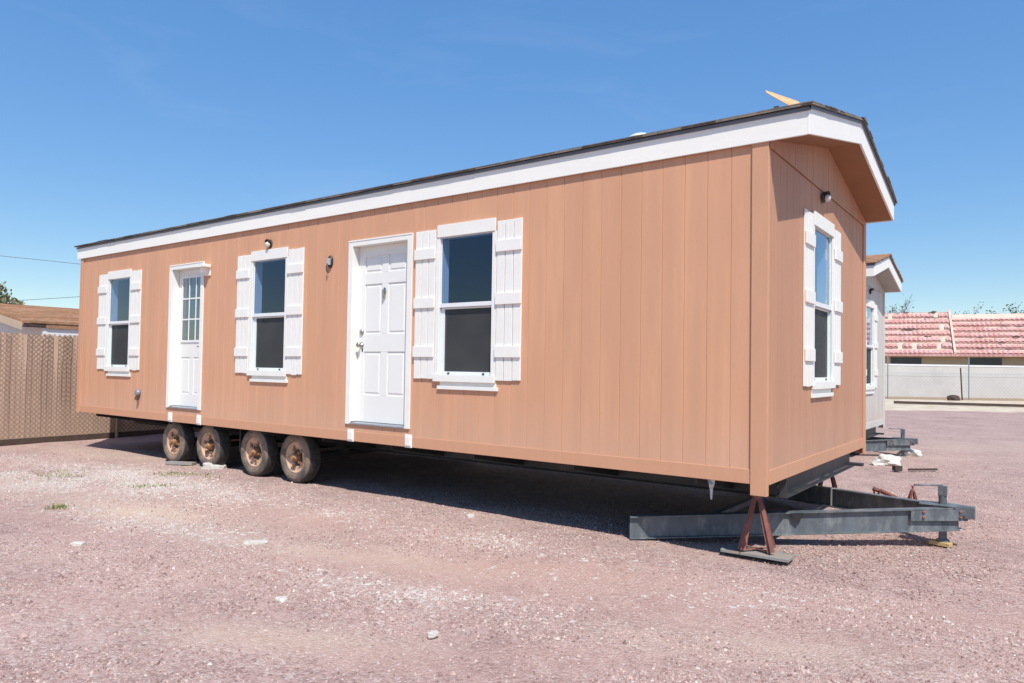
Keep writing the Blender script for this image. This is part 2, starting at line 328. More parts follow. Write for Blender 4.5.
def door_frame(leaf, T, u0, u1, z0, z1, rec):
    f = MB(T); t = .075
    f.box(u0-t, u0, .002, .022, z0-.03, z1+.07); f.box(u1, u1+t, .002, .022, z0-.03, z1+.07); f.box(u0+.0005, u1-.0005, .002, .022, z1, z1+.07)
    f.box(u0-.018, u0-.001, -rec-.05, .0015, z0, z1); f.box(u1+.001, u1+.018, -rec-.05, .0015, z0, z1); f.box(u0-.018, u1+.018, -rec-.05, .0015, z1+.001, z1+.018)
    f.box(u0-t, u1+t, .0225, .027, z1+.055, z1+.072)
    f.build('door_frame', 'white', leaf, bevel=.003)
    s = MB(T); s.hexa([(u0, -rec-.05, z0-.03), (u1, -rec-.05, z0-.03), (u1, .024, z0-.03), (u0, .024, z0-.03), (u0, -rec-.05, z0-.001), (u1, -rec-.05, z0-.001), (u1, .024, z0-.014), (u0, .024, z0-.014)])
    s.build('threshold', 'galv', leaf, bevel=.002)
M['doorglass'] = glass_mat('door_window_glass', (.5, .56, .6), 3.0)

def wall_light(root, T, u, z):
    b = MB(T)
    b.lathe([(.058, .002), (.058, .012), (.05, .020)], 20, lambda x, y, t: (u+x*.85, t, z+y))
    n = 8                                                 # short visor over the globe
    for k in range(n):
        a0, a1 = math.pi*(.12+.76*k/n), math.pi*(.12+.76*(k+1)/n)
        p = [(.058*math.cos(a_), w_, .058*math.sin(a_)) for a_ in (a0, a1) for w_ in (.0205, .062)]
        q = [(.051*math.cos(a_), w_, .051*math.sin(a_)) for a_ in (a0, a1) for w_ in (.0205, .062)]
        b.hexa([(u+e[0]*.85, e[1], z+e[2]) for e in (p[0], p[1], p[3], p[2], q[0], q[1], q[3], q[2])])
    o = b.build('wall_light', 'dkmetal', root)
    g = MB(T); g.lathe([(.03, .0205), (.04, .03), (.042, .045), (.035, .062), (.018, .072), (.0, .074)], 16, lambda x, y, t: (u+x*.85, t, z+y*.9-.012)); g.build('globe', 'frost', o, smooth=True)

def make_wheel(cx, yf, zc, name='wheel'):
    """outer face looks to -Y at y=yf, built about its own centre"""
    R = .335
    t = MB(); pl = lambda x, y, tt: (x, tt, y)
    t.lathe([(.318, .024), (R-.004, .036), (R, .05), (R, .165), (R-.004, .18), (.315, .195), (.25, .20), (.205, .18)], 44, pl, False)
    w = t.build('wheel', 'tread', None, smooth=True); w.location = (cx, yf, zc)
    for zz in (.068, .092, .116, .14):                     # tread ribs
        g = MB(); g.lathe([(R+.0005, zz), (R+.005, zz+.002), (R+.005, zz+.015), (R+.0005, zz+.017)], 44, pl, False); g.build('tread_rib', 'tread', w)
    g = MB(); g.lathe([(.203, .03), (.214, .010), (.235, .001), (.27, .0), (.30, .007), (.3175, .0235)], 44, pl, False); g.lathe([(.262, -.0015), (.268, -.004), (.274, -.0015)], 44, pl, False); g.build('sidewall', 'tyre', w, smooth=True)
    r = MB(); r.lathe([(.207, .028), (.197, .018), (.187, .034), (.165, .05), (.135, .052), (.122, .05), (.105, .085)], 36, pl, False); r.lathe([(.21, .05), (.20, .17)], 32, pl, False)
    rm = r.build('rim', 'rim', w, smooth=True)
    r = MB(); r.lathe([(.118, .078), (.05, .08), (0, .08)], 24, pl); r.build('brake_drum', 'dkmetal', w)  # dark disc, shade of the deep wheel centre put into its colour
    d = MB(); d.lathe([(.06, .079), (.056, .05), (.05, .025), (.044, .005), (.034, -.004), (.03, -.035), (.0, -.037)], 20, pl)
    for k in range(5):
        a = 2*math.pi*k/5+.3; d.lathe([(.014, .045), (.014, .014), (.0, .012)], 8, lambda x, y, tt, a=a: (x+.105*math.cos(a), tt, y+.105*math.sin(a)))
        d.bar((.12*math.cos(a), .035, .12*math.sin(a)), (.16*math.cos(a), .038, .16*math.sin(a)), .03, .012, up=(0, 1, 0))
    d.build('hub', 'hub', w)
    return w

def make_home(name, loc, L, W, wallm, trimm, shinglem, label, cat, full=True, group=None):
    root = empty(name, loc, label, cat, group)
    oy, ox = .035, .30; zf = 2.734 if full else 2.72; fh = .203; rid = W/2
    ztop_l = lambda u: zf+.01
    gz = lambda y: zf+SLOPE*(min(y, W-y)+oy)           # underside of gable fascia over y
    wins = [-3.145, -6.58, -10.735] if full else [-3.2, -8.0]
    ewin = 1.75 if full else W*.46
    # ---- long wall, end walls
    hw = .36; zb, zt = .808, 2.295
    holes = [(c-hw-.021, c+hw+.021, zb-.021, zt+.021) for c in wins]
    D1 = (-4.91, -3.995, .225, 2.32); D2 = (-9.045, -8.235, .235, 2.32)
    if full: holes += [(D[0]-.019, D[1]+.019, D[2]-.031, D[3]+.019) for D in (D1, D2)]
    s = MB(TL); siding(s, -L, 0, 0, ztop_l, holes, start=-.1)
    wall_with_holes(s, -L, -.006, 0, zf+.02, -.12, -.0045, holes)
    s.build('side_wall', wallm, root)
    eh = [(ewin-hw-.021, ewin+hw+.021, zb-.021, zt+.021)]
    e = MB(TE); siding(e, .0, W, 0, lambda y: 2.70, eh, start=.11)
    wall_with_holes(e, .121, W-.121, 0, 2.705, -.12, -.0045, eh)
    e.box(.0045, .1205, -.12, -.0045, 0, 2.705); e.box(W-.1205, W, -.12, -.0045, 0, 2.705)
    e.build('end_wall', 'tanendshade' if full else wallm, root)
    e = MB(TE)                                           # gable panel lapping over the end wall
    siding(e, .0, rid, 2.690, lambda y: gz(y)+.02, [], start=.11)
    siding(e, rid+.0005, W, 2.690, lambda y: gz(y)+.02, [], start=.11)
    for v in range(len(e.v)): e.v[v] = (e.v[v][0]+.014, e.v[v][1], e.v[v][2])
    e.build('gable_panel', 'tanendshade' if full else wallm, root)
    b = MB(lambda p: (p[0], p[1], p[2]+ZB))
    b.box(-L, -.121, W-.12, W, 0, zf+.02)
    b.prism([(0.0, 0), (W, 0), (W, zf), (rid, zf+SLOPE*rid), (0, zf)], -L-.012, -L-.0005, lambda u, v, t: (t, u, v))
    b.box(-L, -L+.12, .121, W-.121, 0, zf)
    b.build('back_wall', wallm, root)
    # ---- interior lining, floor, ceiling
    iv = MB(lambda p: (p[0], p[1], p[2]+ZB))
    iv.box(-L+.125, -.125, W-.135, W-.121, .04, 2.45); iv.box(-L+.121, -L+.135, .126, W-.136, .04, 2.45); iv.box(-L+.13, -.126, .126, W-.126, 2.451, 2.47)
    if full:
        for x in (-5.4, -8.0, -9.9): iv.box(x-.05, x+.05, .6, W-.136, .04, 2.449)
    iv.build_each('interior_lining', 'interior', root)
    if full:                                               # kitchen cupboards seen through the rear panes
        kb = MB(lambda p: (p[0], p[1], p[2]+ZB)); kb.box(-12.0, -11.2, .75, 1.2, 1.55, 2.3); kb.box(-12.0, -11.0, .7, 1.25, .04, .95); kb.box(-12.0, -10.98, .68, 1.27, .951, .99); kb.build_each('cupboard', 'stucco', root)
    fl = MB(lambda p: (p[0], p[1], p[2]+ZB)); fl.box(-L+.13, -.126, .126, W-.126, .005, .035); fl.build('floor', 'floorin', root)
    # ---- trims
    c = MB(lambda p: (p[0], p[1], p[2]+ZB)); t = .018
    c.box(-.128, .0045, -t, -.0005, -.095, zf+.004)             # near corner, face board
    c.box(.0005, .0045, .0, .032, -.094, zf+.03)
    c.box(.0005, t, W-.10, W+t, -.085, gz(W-.1)); c.box(-.1, 0, W+.0005, W+t, -.085, zf)
    c.box(-L-t, -L+.085, -t, -.0005, -.02, zf+.004)
    c.build_each('corner_trim', trimm, root, bevel=.003)
    c = MB(lambda p: (p[0], p[1], p[2]+ZB))
    c.box(-L+.0855, -.1285, -.009, -.0006, -.008, .112); c.build('base_trim', trimm, root, bevel=.004)
    c = MB(lambda p: (p[0], p[1], p[2]+ZB)); c.box(.0006, .009, .0325, W-.1005, -.008, .112); c.build('base_trim', trimm, root, bevel=.004)
    # ---- fascias and soffits
    F = MB(lambda p: (p[0], p[1], p[2]+ZB))
    F.box(-L-.10, ox-.0005, -oy, -oy+.02, zf, zf+fh); F.build('eave_fascia', 'whitefas', root, bevel=.002)
    F = MB(lambda p: (p[0], p[1], p[2]+ZB)); F.box(-L-.10, ox-.0005, W+oy-.02, W+oy, zf, zf+fh); F.build('eave_fascia', 'whitefas', root, bevel=.002)
    F = MB(lambda p: (p[0], p[1], p[2]+ZB)); r = SLOPE*(rid+oy)
    prof = [(-oy, zf), (rid, zf+r), (W+oy, zf), (W+oy, zf+fh), (rid, zf+fh+r), (-oy, zf+fh)]
    F.prism(prof, ox, ox+.02, lambda u, v, t: (t, u, v)); F.build('gable_fascia', 'whitefas', root, bevel=.002)
    F = MB(lambda p: (p[0], p[1], p[2]+ZB)); F.prism(prof, -L-.12, -L-.1005, lambda u, v, t: (t, u, v)); F.build('gable_fascia', 'whitefas', root, bevel=.002)
    S = MB(lambda p: (p[0], p[1], p[2]+ZB))
    sp = [(-oy+.0205, zf+.012), (rid, zf+r+.008), (W+oy-.0205, zf+.012), (W+oy-.0205, zf+.03), (rid, zf+r+.026), (-oy+.0205, zf+.03)]
    S.prism(sp, -.13, ox-.0005, lambda u, v, t: (t, u, v))
    S.prism(sp, -L-.10, -L-.013, lambda u, v, t: (t, u, v))
    S.box(-L, -.131, -oy+.0205, .05, zf+.021, zf+.03)
    S.build_each('soffit', 'soffittanshade' if full else 'soffitgrayshade', root)
    # ---- roof: metal drip edge, shingle slab with ragged courses
    zt0 = zf+fh; dr = MB(lambda p: (p[0], p[1], p[2]+ZB))
    dr.box(-L-.135, ox+.035, -oy-.012, -oy-.0005, zt0-.018, zt0+.012); dr.box(-L-.135, ox+.035, W+oy+.0005, W+oy+.012, zt0-.018, zt0+.012)
    rk = [(-oy-.012, zt0-.006), (rid, zt0+r-.004), (W+oy+.012, zt0-.006), (W+oy+.012, zt0+.015), (rid, zt0+r+.017), (-oy-.012, zt0+.015)]
    dr.prism(rk, ox+.0205, ox+.032, lambda u, v, t: (t, u, v))
    dr.build_each('drip_edge', 'drip', root)
    R_ = MB(lambda p: (p[0], p[1], p[2]+ZB)); e0 = -oy-.038
    base = zt0+.013
    sl = [(e0, base), (rid, base+SLOPE*(rid-e0)), (W-e0, base), (W-e0, base+.016), (rid, base+.016+SLOPE*(rid-e0)), (e0, base+.016)]
    R_.prism(sl, -L-.15, ox+.052, lambda u, v, t: (t, u, v))
    nc = 15; run = rid-e0
    for side in (0, 1):
        for k in range(nc):
            a = k*run/nc; bq = (k+1.25)*run/nc
            x = -L-.155+random.uniform(-.01, 0)
            while x < ox+.05:
                x2 = min(x+random.uniform(.28, .36), ox+.058+random.uniform(-.008, .012))
                ja = random.uniform(-.008, .006) if k else random.uniform(-.012, .004); th = random.uniform(.006, .009)
                lift = random.uniform(0, .007) if random.random() < .07 else 0
                ya, yb = e0+a+ja, min(e0+bq, rid)
                za, zb_ = base+.0165+SLOPE*(a+ja), base+.0165+SLOPE*(yb-e0)
                P = [(x, ya, za+lift), (x2-.006, ya, za+lift), (x2-.006, yb, zb_), (x, yb, zb_), (x, ya, za+lift+th), (x2-.006, ya, za+lift+th), (x2-.006, yb, zb_+.004), (x, yb, zb_+.004)]
                if side: P = [(p[0], W-p[1], p[2]) for p in P]
                R_.hexa(P); x = x2
    zr = base+.022+SLOPE*run; x = -L-.15
    while x < ox+.03:
        x2 = min(x+.3, ox+.06)
        R_.poly([(x, rid-.14, zr-.03), (x, rid, zr+.012), (x, rid+.14, zr-.03), (x2, rid-.14, zr-.026), (x2, rid, zr+.018), (x2, rid+.14, zr-.026), (x, rid, zr-.02), (x2, rid, zr-.02)],
                [(0, 3, 4, 1), (1, 4, 5, 2), (0, 1, 6), (1, 2, 6), (3, 7, 4), (4, 7, 5)])
        x = x2
    R_.build('roof', shinglem, root)
    if full:
        for (vx, vy) in ((-1.6, .95), (-7.5, 2.6)):
            v = MB(lambda p: (p[0], p[1], p[2]+ZB)); zv = base+SLOPE*(min(vy, W-vy)-e0)
            v.lathe([(.11, 0), (.11, .07), (.11, .105), (.13, .12), (.125, .14), (.09, .158), (.05, .168), (0, .17)], 20, lambda a, b_, t, vx=vx, vy=vy, zv=zv: (vx+a, vy+b_, zv+t))
            v.build('roof_vent', 'white', root, smooth=True)
    # ---- windows, shutters, doors, fittings
    if full:
        for cc in wins:
            window(root, TL, cc); shutter(root, TL, cc-.72, cc-.425); shutter(root, TL, cc+.425, cc+.735)
    window(root, TE, ewin, sx=-.03)
    shutter(root, TE, ewin-.72, ewin-.42); shutter(root, TE, ewin+.42, ewin+.72)
    wall_light(root, lambda p: (p[1]+.014, p[0], p[2]+ZB), 1.70 if full else ewin, 2.625 if full else 2.60)
    if full:
        lf = panel_door(root, TL, *D1[:2], D1[2], D1[3], .085); door_frame(lf, TL, *D1, .085)
        mid = (D1[0]+D1[1])/2
        k = MB(TL); k.lathe([(.03, -.0845), (.03, -.072), (.018, -.066), (.0, -.064)], 16, lambda x, y, t: (mid+x*.8, t, 1.77+y*1.5)); k.box(mid-.012, mid+.012, -.0838, -.060, 1.69, 1.735)
        k.bar((mid, -.055, 1.79), (mid, -.055, 1.70), .018, .018); k.build('door_knocker', 'metal', lf)
        kx = D1[0]+.075
        k = MB(TL); k.lathe([(.032, -.0845), (.032, -.07), (.022, -.062), (0, -.06)], 18, lambda x, y, t: (kx+x, t, 1.295+y)); k.build('deadbolt', 'metal', lf, smooth=True)
        k = MB(TL); k.lathe([(.034, -.0845), (.034, -.075), (.014, -.068), (.013, -.048), (.026, -.04), (.031, -.025), (.024, -.012), (0, -.009)], 18, lambda x, y, t: (kx+x, t, 1.14+y)); k.build('door_knob', 'metal', lf, smooth=True)
        k = MB(TL); k.box(kx+.004, kx+.024, -.0838, -.081, 1.06, 1.10); k.build('key_tag', 'dkmetal', lf)
        lf = panel_door(root, TL, *D2[:2], D2[2], D2[3], .105, lite=(D2[0]+.125, D2[1]-.125, 1.24, 2.19)); door_frame(lf, TL, *D2, .105)
        k = MB(TL); k.box(D2[1]-.085, D2[1]-.03, -.104, -.09, 1.04, 1.20); k.tube([(D2[1]-.058, -.09, 1.14), (D2[1]-.058, -.055, 1.14), (D2[1]-.16, -.05, 1.14)], .011, 8); k.build('door_handle', 'metal', lf)
        # white porch lamp beside the rear door
        p = MB(TL); p.box(-8.14, -7.99, .004, .022, 2.17, 2.33); p.box(-8.17, -7.97, .0225, .14, 2.285, 2.33)
        p.hexa([(-8.10, .0225, 2.18), (-8.04, .0225, 2.18), (-8.04, .05, 2.18), (-8.10, .05, 2.18), (-8.12, .0225, 2.284), (-8.02, .0225, 2.284), (-8.02, .11, 2.284), (-8.12, .11, 2.284)])
        p.build('porch_lamp', 'white', root, bevel=.004)
        wall_light(root, TL, -6.58, 2.505)
        # bare lamp mount by the front door: dark plate, gray box, loose wire
        p = MB(TL); p.lathe([(.055, .002), (.055, .02), (.05, .026)], 18, lambda x, y, t: (-5.33+x*.8, t, 2.17+y*1.4)); o = p.build('lamp_mount', 'dkmetal', root)
        p = MB(TL); p.box(-5.355, -5.305, .0265, .045, 2.13, 2.21); p.build('terminal_box', 'foil', o)
        p = MB(TL); p.tube([(-5.34, .04, 2.15), (-5.345, .06, 2.11), (-5.35, .05, 2.05), (-5.36, .02, 2.04)], .006, 6); p.build('loose_wire', 'dkmetal', o)
        # round vent hood and outlet near the rear
        p = MB(TL); p.lathe([(.055, .002), (.055, .03), (.05, .04)], 16, lambda x, y, t: (-9.99+x, t, .40+y)); p.lathe([(.05, .0405), (.046, .052), (.02, .06), (0, .061)], 16, lambda x, y, t: (-9.99+x, t, .40+y)); o = p.build('vent_hood', 'galv', root, smooth=True)
        p = MB(TL); p.tube([(-9.98, .03, .345), (-9.975, .045, .325), (-9.972, .048, .29)], .03, 10); p.build('spout', 'brownblock', o)
        for x in (-4.885, -3.93, -8.99, -8.19):
            p = MB(TL); p.box(x-.055, x+.055, .0095, .02, -.012, .135); p.box(x-.04, x+.04, .0205, .034, .01, .11); p.build('step_bracket', 'white', root, bevel=.004)
    # ---- chassis
    u = MB(lambda p: (p[0], p[1], p[2]+ZB)); u.box(-L+.01, -.012, .012, W-.012, -.006, .0045); u.build('underbelly', 'black', root)
    bel = MB(lambda p: (p[0], p[1], p[2]+ZB))
    for k in range(24):                                    # sagging belly wrap between outriggers
        x0 = -L+.05+k*(L-.1)/24; x1 = x0+(L-.1)/24; d0 = -.03-.03*random.random()
        bel.poly([(x0, .3, -.007), (x1, .3, -.007), (x1, W-.3, -.007), (x0, W-.3, -.007), ((x0+x1)/2, W/2, d0)], [(0, 1, 4), (1, 2, 4), (2, 3, 4), (3, 0, 4)])
    bel.build('belly_wrap', 'black', root)
    y1, y2 = W*.25, W*.75
    for yy in (y1, y2):
        rl = MB(lambda p: (p[0], p[1], p[2]+ZB)); x0, x1 = -L+.15, -.2
        rl.box(x0, x1, yy-.005, yy+.005, -.24, -.018); rl.box(x0, x1, yy-.05, yy+.05, -.0178, -.0075); rl.box(x0, x1, yy-.05, yy+.05, -.252, -.2402)
        rl.build('chassis_rail', 'dksteel', root)
    for x in np.arange(-L+.6, -.5, 1.22):
        og = MB(lambda p: (p[0], p[1], p[2]+ZB)); x = float(x)
        for ya, yb in ((y1-.006, .06), (y2+.006, W-.06)):
            og.hexa([(x-.004, ya, -.22), (x+.004, ya, -.22), (x+.004, yb, -.06), (x-.004, yb, -.06), (x-.004, ya, -.012), (x+.004, ya, -.012), (x+.004, yb, -.012), (x-.004, yb, -.012)])
        og.build_each('outrigger', 'dksteel', root)
    cm = MB(lambda p: (p[0], p[1], p[2]+ZB)); ya, yb = .62, W-.42
    cm.box(-.085, -.077, ya, yb, -.185, -.02); cm.box(-.0768, -.015, ya, yb, -.195, -.1852); cm.box(-.0768, -.02, ya, yb, -.0195, -.0095)
    cm.box(-.20, .06, yb+.001, yb+.11, -.195, -.165); cm.box(-.12, -.09, yb+.001, yb+.012, -.164, -.0095)
    cm.box(-.085, -.02, ya-.012, ya-.0005, -.195, -.0095)
    cm.build('front_crossmember', 'dksteel', root, bevel=.002)
    wx = [-9.12, -8.17, -7.05, -6.16] if full else [-8.0, -7.0]
    for i, x in enumerate(wx):
        zc = .335-.006; ty = .10+.012*i
        if full and i == 0: first = make_wheel(x, ty, zc); first.parent = root; w = first
        elif full: w = copy_tree(first, root); w.location = (x, ty, zc)
        else: w = copy_tree(bpy.data.objects['wheel'], root); w.location = (x, ty, zc)
        w.rotation_euler = (0, random.uniform(0, 6), random.uniform(-.03, .03))
        w2 = copy_tree(w, root); w2.location = (x, W-ty, zc); w2.rotation_euler = (0, random.uniform(0, 6), math.pi)
        ax = MB(); ax.tube([(x, ty+.06, zc), (x, W-ty-.06, zc)], .04, 12); ax.bar((x, y1, zc), (x, y1, zc+.12), .09, .16); ax.bar((x, y2, zc), (x, y2, zc+.12), .09, .16)
        ax.build('axle', 'dksteel', root)
    if full:
        sp = MB()
        for a, b2 in zip(wx, wx[1:]): sp.bar((a+.12, y1-.0, .50), (b2-.12, y1, .50), .06, .05); 
        sp.build_each('leaf_spring', 'dksteel', root)
        hg = MB(); hg.bar((-7.62, .32, .66), (-7.62, .32, .28), .05, .03); hg.bar((-7.42, .36, .655), (-7.42, .36, .42), .07, .02); hg.build_each('axle_hanger', 'dksteel', root)
        f = MB()                                             # torn strip of foil belly wrap
        f.poly([(-.53, .10, .655), (-.46, .10, .655), (-.47, .115, .60), (-.51, .09, .595), (-.485, .12, .56), (-.505, .10, .555), (-.49, .115, .47), (-.497, .10, .47), (-.48, .09, .63)],
               [(0, 1, 2), (0, 2, 3), (2, 3, 5, 4), (4, 5, 7, 6), (1, 8, 2)])
        f.build('torn_foil', 'foil', root)
    return root

home = make_home('mobile_home', (0, 0, 0), 12.19, 3.83, 'tan', 'tantrim', 'shingle', 'long tan mobile home with white shutters raised on wheels', 'mobile home')
home2 = make_home('mobile_home', (-.90, 7.88, -.15), 12.2, 2.92, 'grayw', 'graytrim', 'shinglebr', 'pale gray mobile home with brown roof standing behind the tan one', 'mobile home', full=False)

# ------------------------------------------------------------------ tow hitch (A-frame lying under the front corner)
def make_hitch(loc, label):
    root = empty('tow_hitch', loc, label, 'tow hitch')
    A, B = Vector((-1.30, .20, 0.005)), Vector((1.14, 1.835, .155)); A2, B2 = Vector((-1.30, 3.50, .005)), Vector((1.14, 1.875, .155))
    H = .205
    for a, b, sg in ((A, B, 1), (A2, B2, -1)):
        d = (b-a).normalized(); n = Vector((d.y, -d.x, 0)).normalized()*sg; up = Vector((0, 0, 1)); m = MB()
        def slab(n0, n1, h0, h1):
            m.hexa([a+n*n0+up*h0, b+n*n0+up*h0, b+n*n1+up*h0, a+n*n1+up*h0, a+n*n0+up*h1, b+n*n0+up*h1, b+n*n1+up*h1, a+n*n1+up*h1])
        slab(-.004, .004, .0105, H-.0105); slab(-.042, .042, 0, .0102); slab(-.042, .042, H-.0102, H)
        m.build('hitch_beam', 'steel', root)
    at = lambda a, b, t: a+(b-a)*t
    for t, zz in ((.24, .16),):
        m = MB(); p, q = at(A, B, t), at(A2, B2, t); m.bar(p+Vector((0, .05, zz)), q+Vector((0, -.05, zz)), .07, .05); m.build('crossbar', 'steel', root)
    m = MB(); m.box(.84, 1.13, 1.76, 1.95, .361, .372)
    m.poly([at(A, B, .86)+Vector((.004, -.045, .10)), at(A, B, 1.03)+Vector((.004, -.045, .085)), at(A, B, 1.03)+Vector((.004, -.045, .205)), at(A, B, .86)+Vector((.004, -.045, .205)),
            at(A, B, .86)+Vector((.0, -.036, .10)), at(A, B, 1.03)+Vector((.0, -.036, .085)), at(A, B, 1.03)+Vector((.0, -.036, .205)), at(A, B, .86)+Vector((.0, -.036, .205))],
           [(0, 1, 2, 3), (4, 5, 6, 7), (0, 1, 5, 4), (1, 2, 6, 5), (2, 3, 7, 6), (3, 0, 4, 7)])
    m.build('gusset_plate', 'steel', root, bevel=.002)
    d = (B-A).normalized(); n = Vector((d.y, -d.x, 0)).normalized()
    for t, zz in ((.89, .13), (.89, .18), (1.0, .12), (1.0, .17)):
        p = at(A, B, t)+n*.045+Vector((0, 0, zz)); m = MB(); m.lathe([(.013, 0), (.013, .012), (.006, .016), (0, .017)], 6, lambda x, y, h, p=p: p+d*x+Vector((0, 0, y))+n*(h-.004)); m.build('bolt', 'rust', root)
    m = MB(); m.hexa([(1.0, 1.79, .262), (1.27, 1.815, .268), (1.27, 1.895, .268), (1.0, 1.92, .262), (1.0, 1.79, .376), (1.27, 1.815, .372), (1.27, 1.895, .372), (1.0, 1.92, .376)])
    m.box(1.13, 1.20, 1.795, 1.815, .29, .34)
    m.build('coupler', 'steel', root, bevel=.004)
    m = MB(); m.tube([(1.02, 1.855, .04), (1.02, 1.855, .50)], .034, 14); m.lathe([(.055, .0), (.055, .012), (.03, .03)], 14, lambda x, y, t: (1.02+x, 1.855+y, .035+t)); m.box(.985, 1.055, 1.82, 1.89, .45, .535)
    m.build('jack_post', 'steel', root, bevel=.002)
    m = MB(); m.tube([(1.02, 1.85, .54), (.90, 1.77, .541), (.81, 1.70, .542)], .009, 8); m.build('crank_handle', 'steel', root)
    m = MB(); p = at(A2, B2, .50); n2 = Vector((-(B2-A2).y, (B2-A2).x, 0)).normalized()*-1; t = (B2-A2).normalized()*.012
    w_ = [p-n2*.044+Vector((0, 0, H+.003)), p+n2*.046+Vector((0, 0, H+.003)), p+n2*.05+Vector((0, 0, .02))]
    m.poly([e-t for e in w_]+[e+t for e in w_], [(0, 1, 4, 3), (1, 2, 5, 4)]); m.build('strap', 'strap', root)
    d = (B-A).normalized(); n = Vector((d.y, -d.x, 0)).normalized()
    m = MB(); p = at(A, B, .51)+n*.046+Vector((0, 0, H-.004)); t = d*.055
    m.poly([p-t, p+t, p+t*.9+Vector((0, 0, -.03)), p+t*.2+n*.012+Vector((0, 0, -.075)), p-t*.7+n*.004+Vector((0, 0, -.045))], [(0, 1, 2, 3, 4)]); m.build('torn_rubber_flap', 'black', root)
    return root
make_hitch((0, 0, 0), 'gray steel A-frame tow hitch lying under the front corner of the tan home')
h2 = copy_tree([o for o in bpy.data.objects if o.name == 'tow_hitch'][0]); h2.location = (-1.40, 7.72, -.03); h2['label'] = 'far gray tow hitch poking out from under the pale gray home'
m = MB(); m.hexa([(.91, 1.82, 0), (1.08, 1.76, 0), (1.10, 1.85, 0), (.93, 1.92, 0), (.91, 1.82, .034), (1.08, 1.76, .034), (1.10, 1.85, .034), (.93, 1.92, .034)])
tag(m.build('wood_block', 'lumber', None, bevel=.003), 'short yellow timber block under the hitch jack foot', 'wood block')

# ------------------------------------------------------------------ red pyramid jack stands
def make_stand(loc, rz, label, H=.57, b=.118, rot=None):
    root = empty('jack_stand', loc, label, 'jack stand', 'rusty red jack stands', rz); top = Vector((0, 0, H-.10))
    for sx, sy in ((-1, -1), (1, -1), (1, 1), (-1, 1)):
        p = Vector((sx*b, sy*b*.8, .012)); q = top+Vector((sx*.022, sy*.022, 0)); m = MB()
        m.bar(p, q, .007, .062, up=(sx, 0, 0), h2=.036); m.bar(p, q, .062, .007, up=(sx, 0, 0), w2=.036); m.build('leg', 'rust', root)
    m = MB()
    for s in (-1, 1):
        m.bar((s*b*.9, -b*.8, .02), (s*b*.9, b*.8, .02), .006, .03); m.bar((-s*b*.95, -b*.76, .015), (s*b*.95, b*.76, .015), .03, .006)
    m.build('base_frame', 'rust', root)
    m = MB(); m.lathe([(.036, 0), (.036, .03), (.02, .035), (.016, .04), (.016, .085), (.038, .088), (.038, .10), (0, .101)], 14, lambda x, y, t: (x, y, H-.10+t)); m.build('screw_head', 'rust', root)
    if rot: root.rotation_euler = rot
    return root
s0 = make_stand((-.19, .36, .045), .25, 'rusty red jack stand on a plank propping the near front corner', H=.53)
def stand(loc, rot, label, H=None):
    c = copy_tree(s0); c.location = loc; c.rotation_euler = rot; c['label'] = label; return c
stand((-.32, 3.40, .02), (0, 0, .2), 'jack stand in shade propping the far front corner of the tan home')
c = stand((.19, 3.42, .12), (0, math.radians(98), .7), 'tipped over red jack stand lying left of the crank behind the hitch'); c.scale = (.8, .8, .75)
c = stand((.61, 3.16, .005), (0, 0, .5), 'small upright red jack stand right beside the hitch crank'); c.scale = (.55, .6, .62)
m = MB()
def plank(p, q, w, h, mt, name, label, cat='wooden plank', ref=None):
    m = MB(); m.bar(p, q, w, h); return tag(m.build(name, mt, None, bevel=.003), label, cat)
plank((-.46, .335, .028), (.10, .345, .026), .21, .026, 'plygray', 'plank', 'grayed plywood plank under the near red jack stand')
plank((-9.02, -.02, .025), (-8.62, .18, .025), .12, .04, 'plygray', 'plank', 'pale flat board lying by the rearmost wheels')

# rocks and scraps
def rock(name, loc, sz, mt, label, cat, seed, rz=0, flat=1.0, jag=.35, cl=.8):
    bm = bmesh.new(); bmesh.ops.create_icosphere(bm, subdivisions=3, radius=1)
    for v in bm.verts:
        n = noise.noise(v.co*1.1+Vector((seed*7.3, 0, 0))); n2 = noise.noise(v.co*2.7+Vector((0, seed*3.1, 0)))
        f = 1+jag*n+jag*.45*n2
        v.co = Vector((max(-cl, min(cl, v.co.x*f)), max(-cl*.94, min(cl*.94, v.co.y*f)), max(-.5, min(cl*.9, v.co.z*f))))
        v.co = Vector((v.co.x*sz[0], v.co.y*sz[1], v.co.z*sz[2]))
    me = bpy.data.meshes.new(name); bm.to_mesh(me); bm.free(); me.materials.append(M[mt])
    o = bpy.data.objects.new(name, me); COL.objects.link(o); o.location = (loc[0], loc[1], loc[2]+sz[2]*.25); o.rotation_euler = (0, 0, rz)
    return tag(o, label, cat)
rock('concrete_chunk', (-8.07, .18, 0), (.22, .12, .10), 'concrete', 'broken pale concrete chunk wedged between the rear wheels', 'rock', 1, .5)
rock('limestone_slab', (-3.75, -2.05, -.012), (.13, .05, .035), 'concrete', 'flat white limestone slab alone on bare red gravel', 'rock', 2, .75)
rock('limestone_rock', (-2.29, -2.84, -.015), (.055, .04, .035), 'stone', 'small white stone on the gravel below the flat slab', 'rock', 3)
rock('limestone_rock', (-1.10, -2.67, -.01), (.04, .03, .028), 'concrete', 'greenish white pebble nearest the bottom middle of the yard', 'rock', 4, 1.)
rock('limestone_rock', (-3.05, .02, -.01), (.05, .035, .035), 'stone', 'lone white stone at the edge of the home shadow', 'rock', 9, 1.)
rock('limestone_slab', (-4.9, -3.0, -.018), (.075, .045, .025), 'stone', 'flat white slab in the left foreground gravel', 'rock', 6, .4)
rock('plastic_sheet', (-.42, 7.95, 0), (.19, .14, .12), 'trash', 'crumpled white sheet heap nearer the tan home', 'litter', 5, .3, jag=.8, cl=1.5)
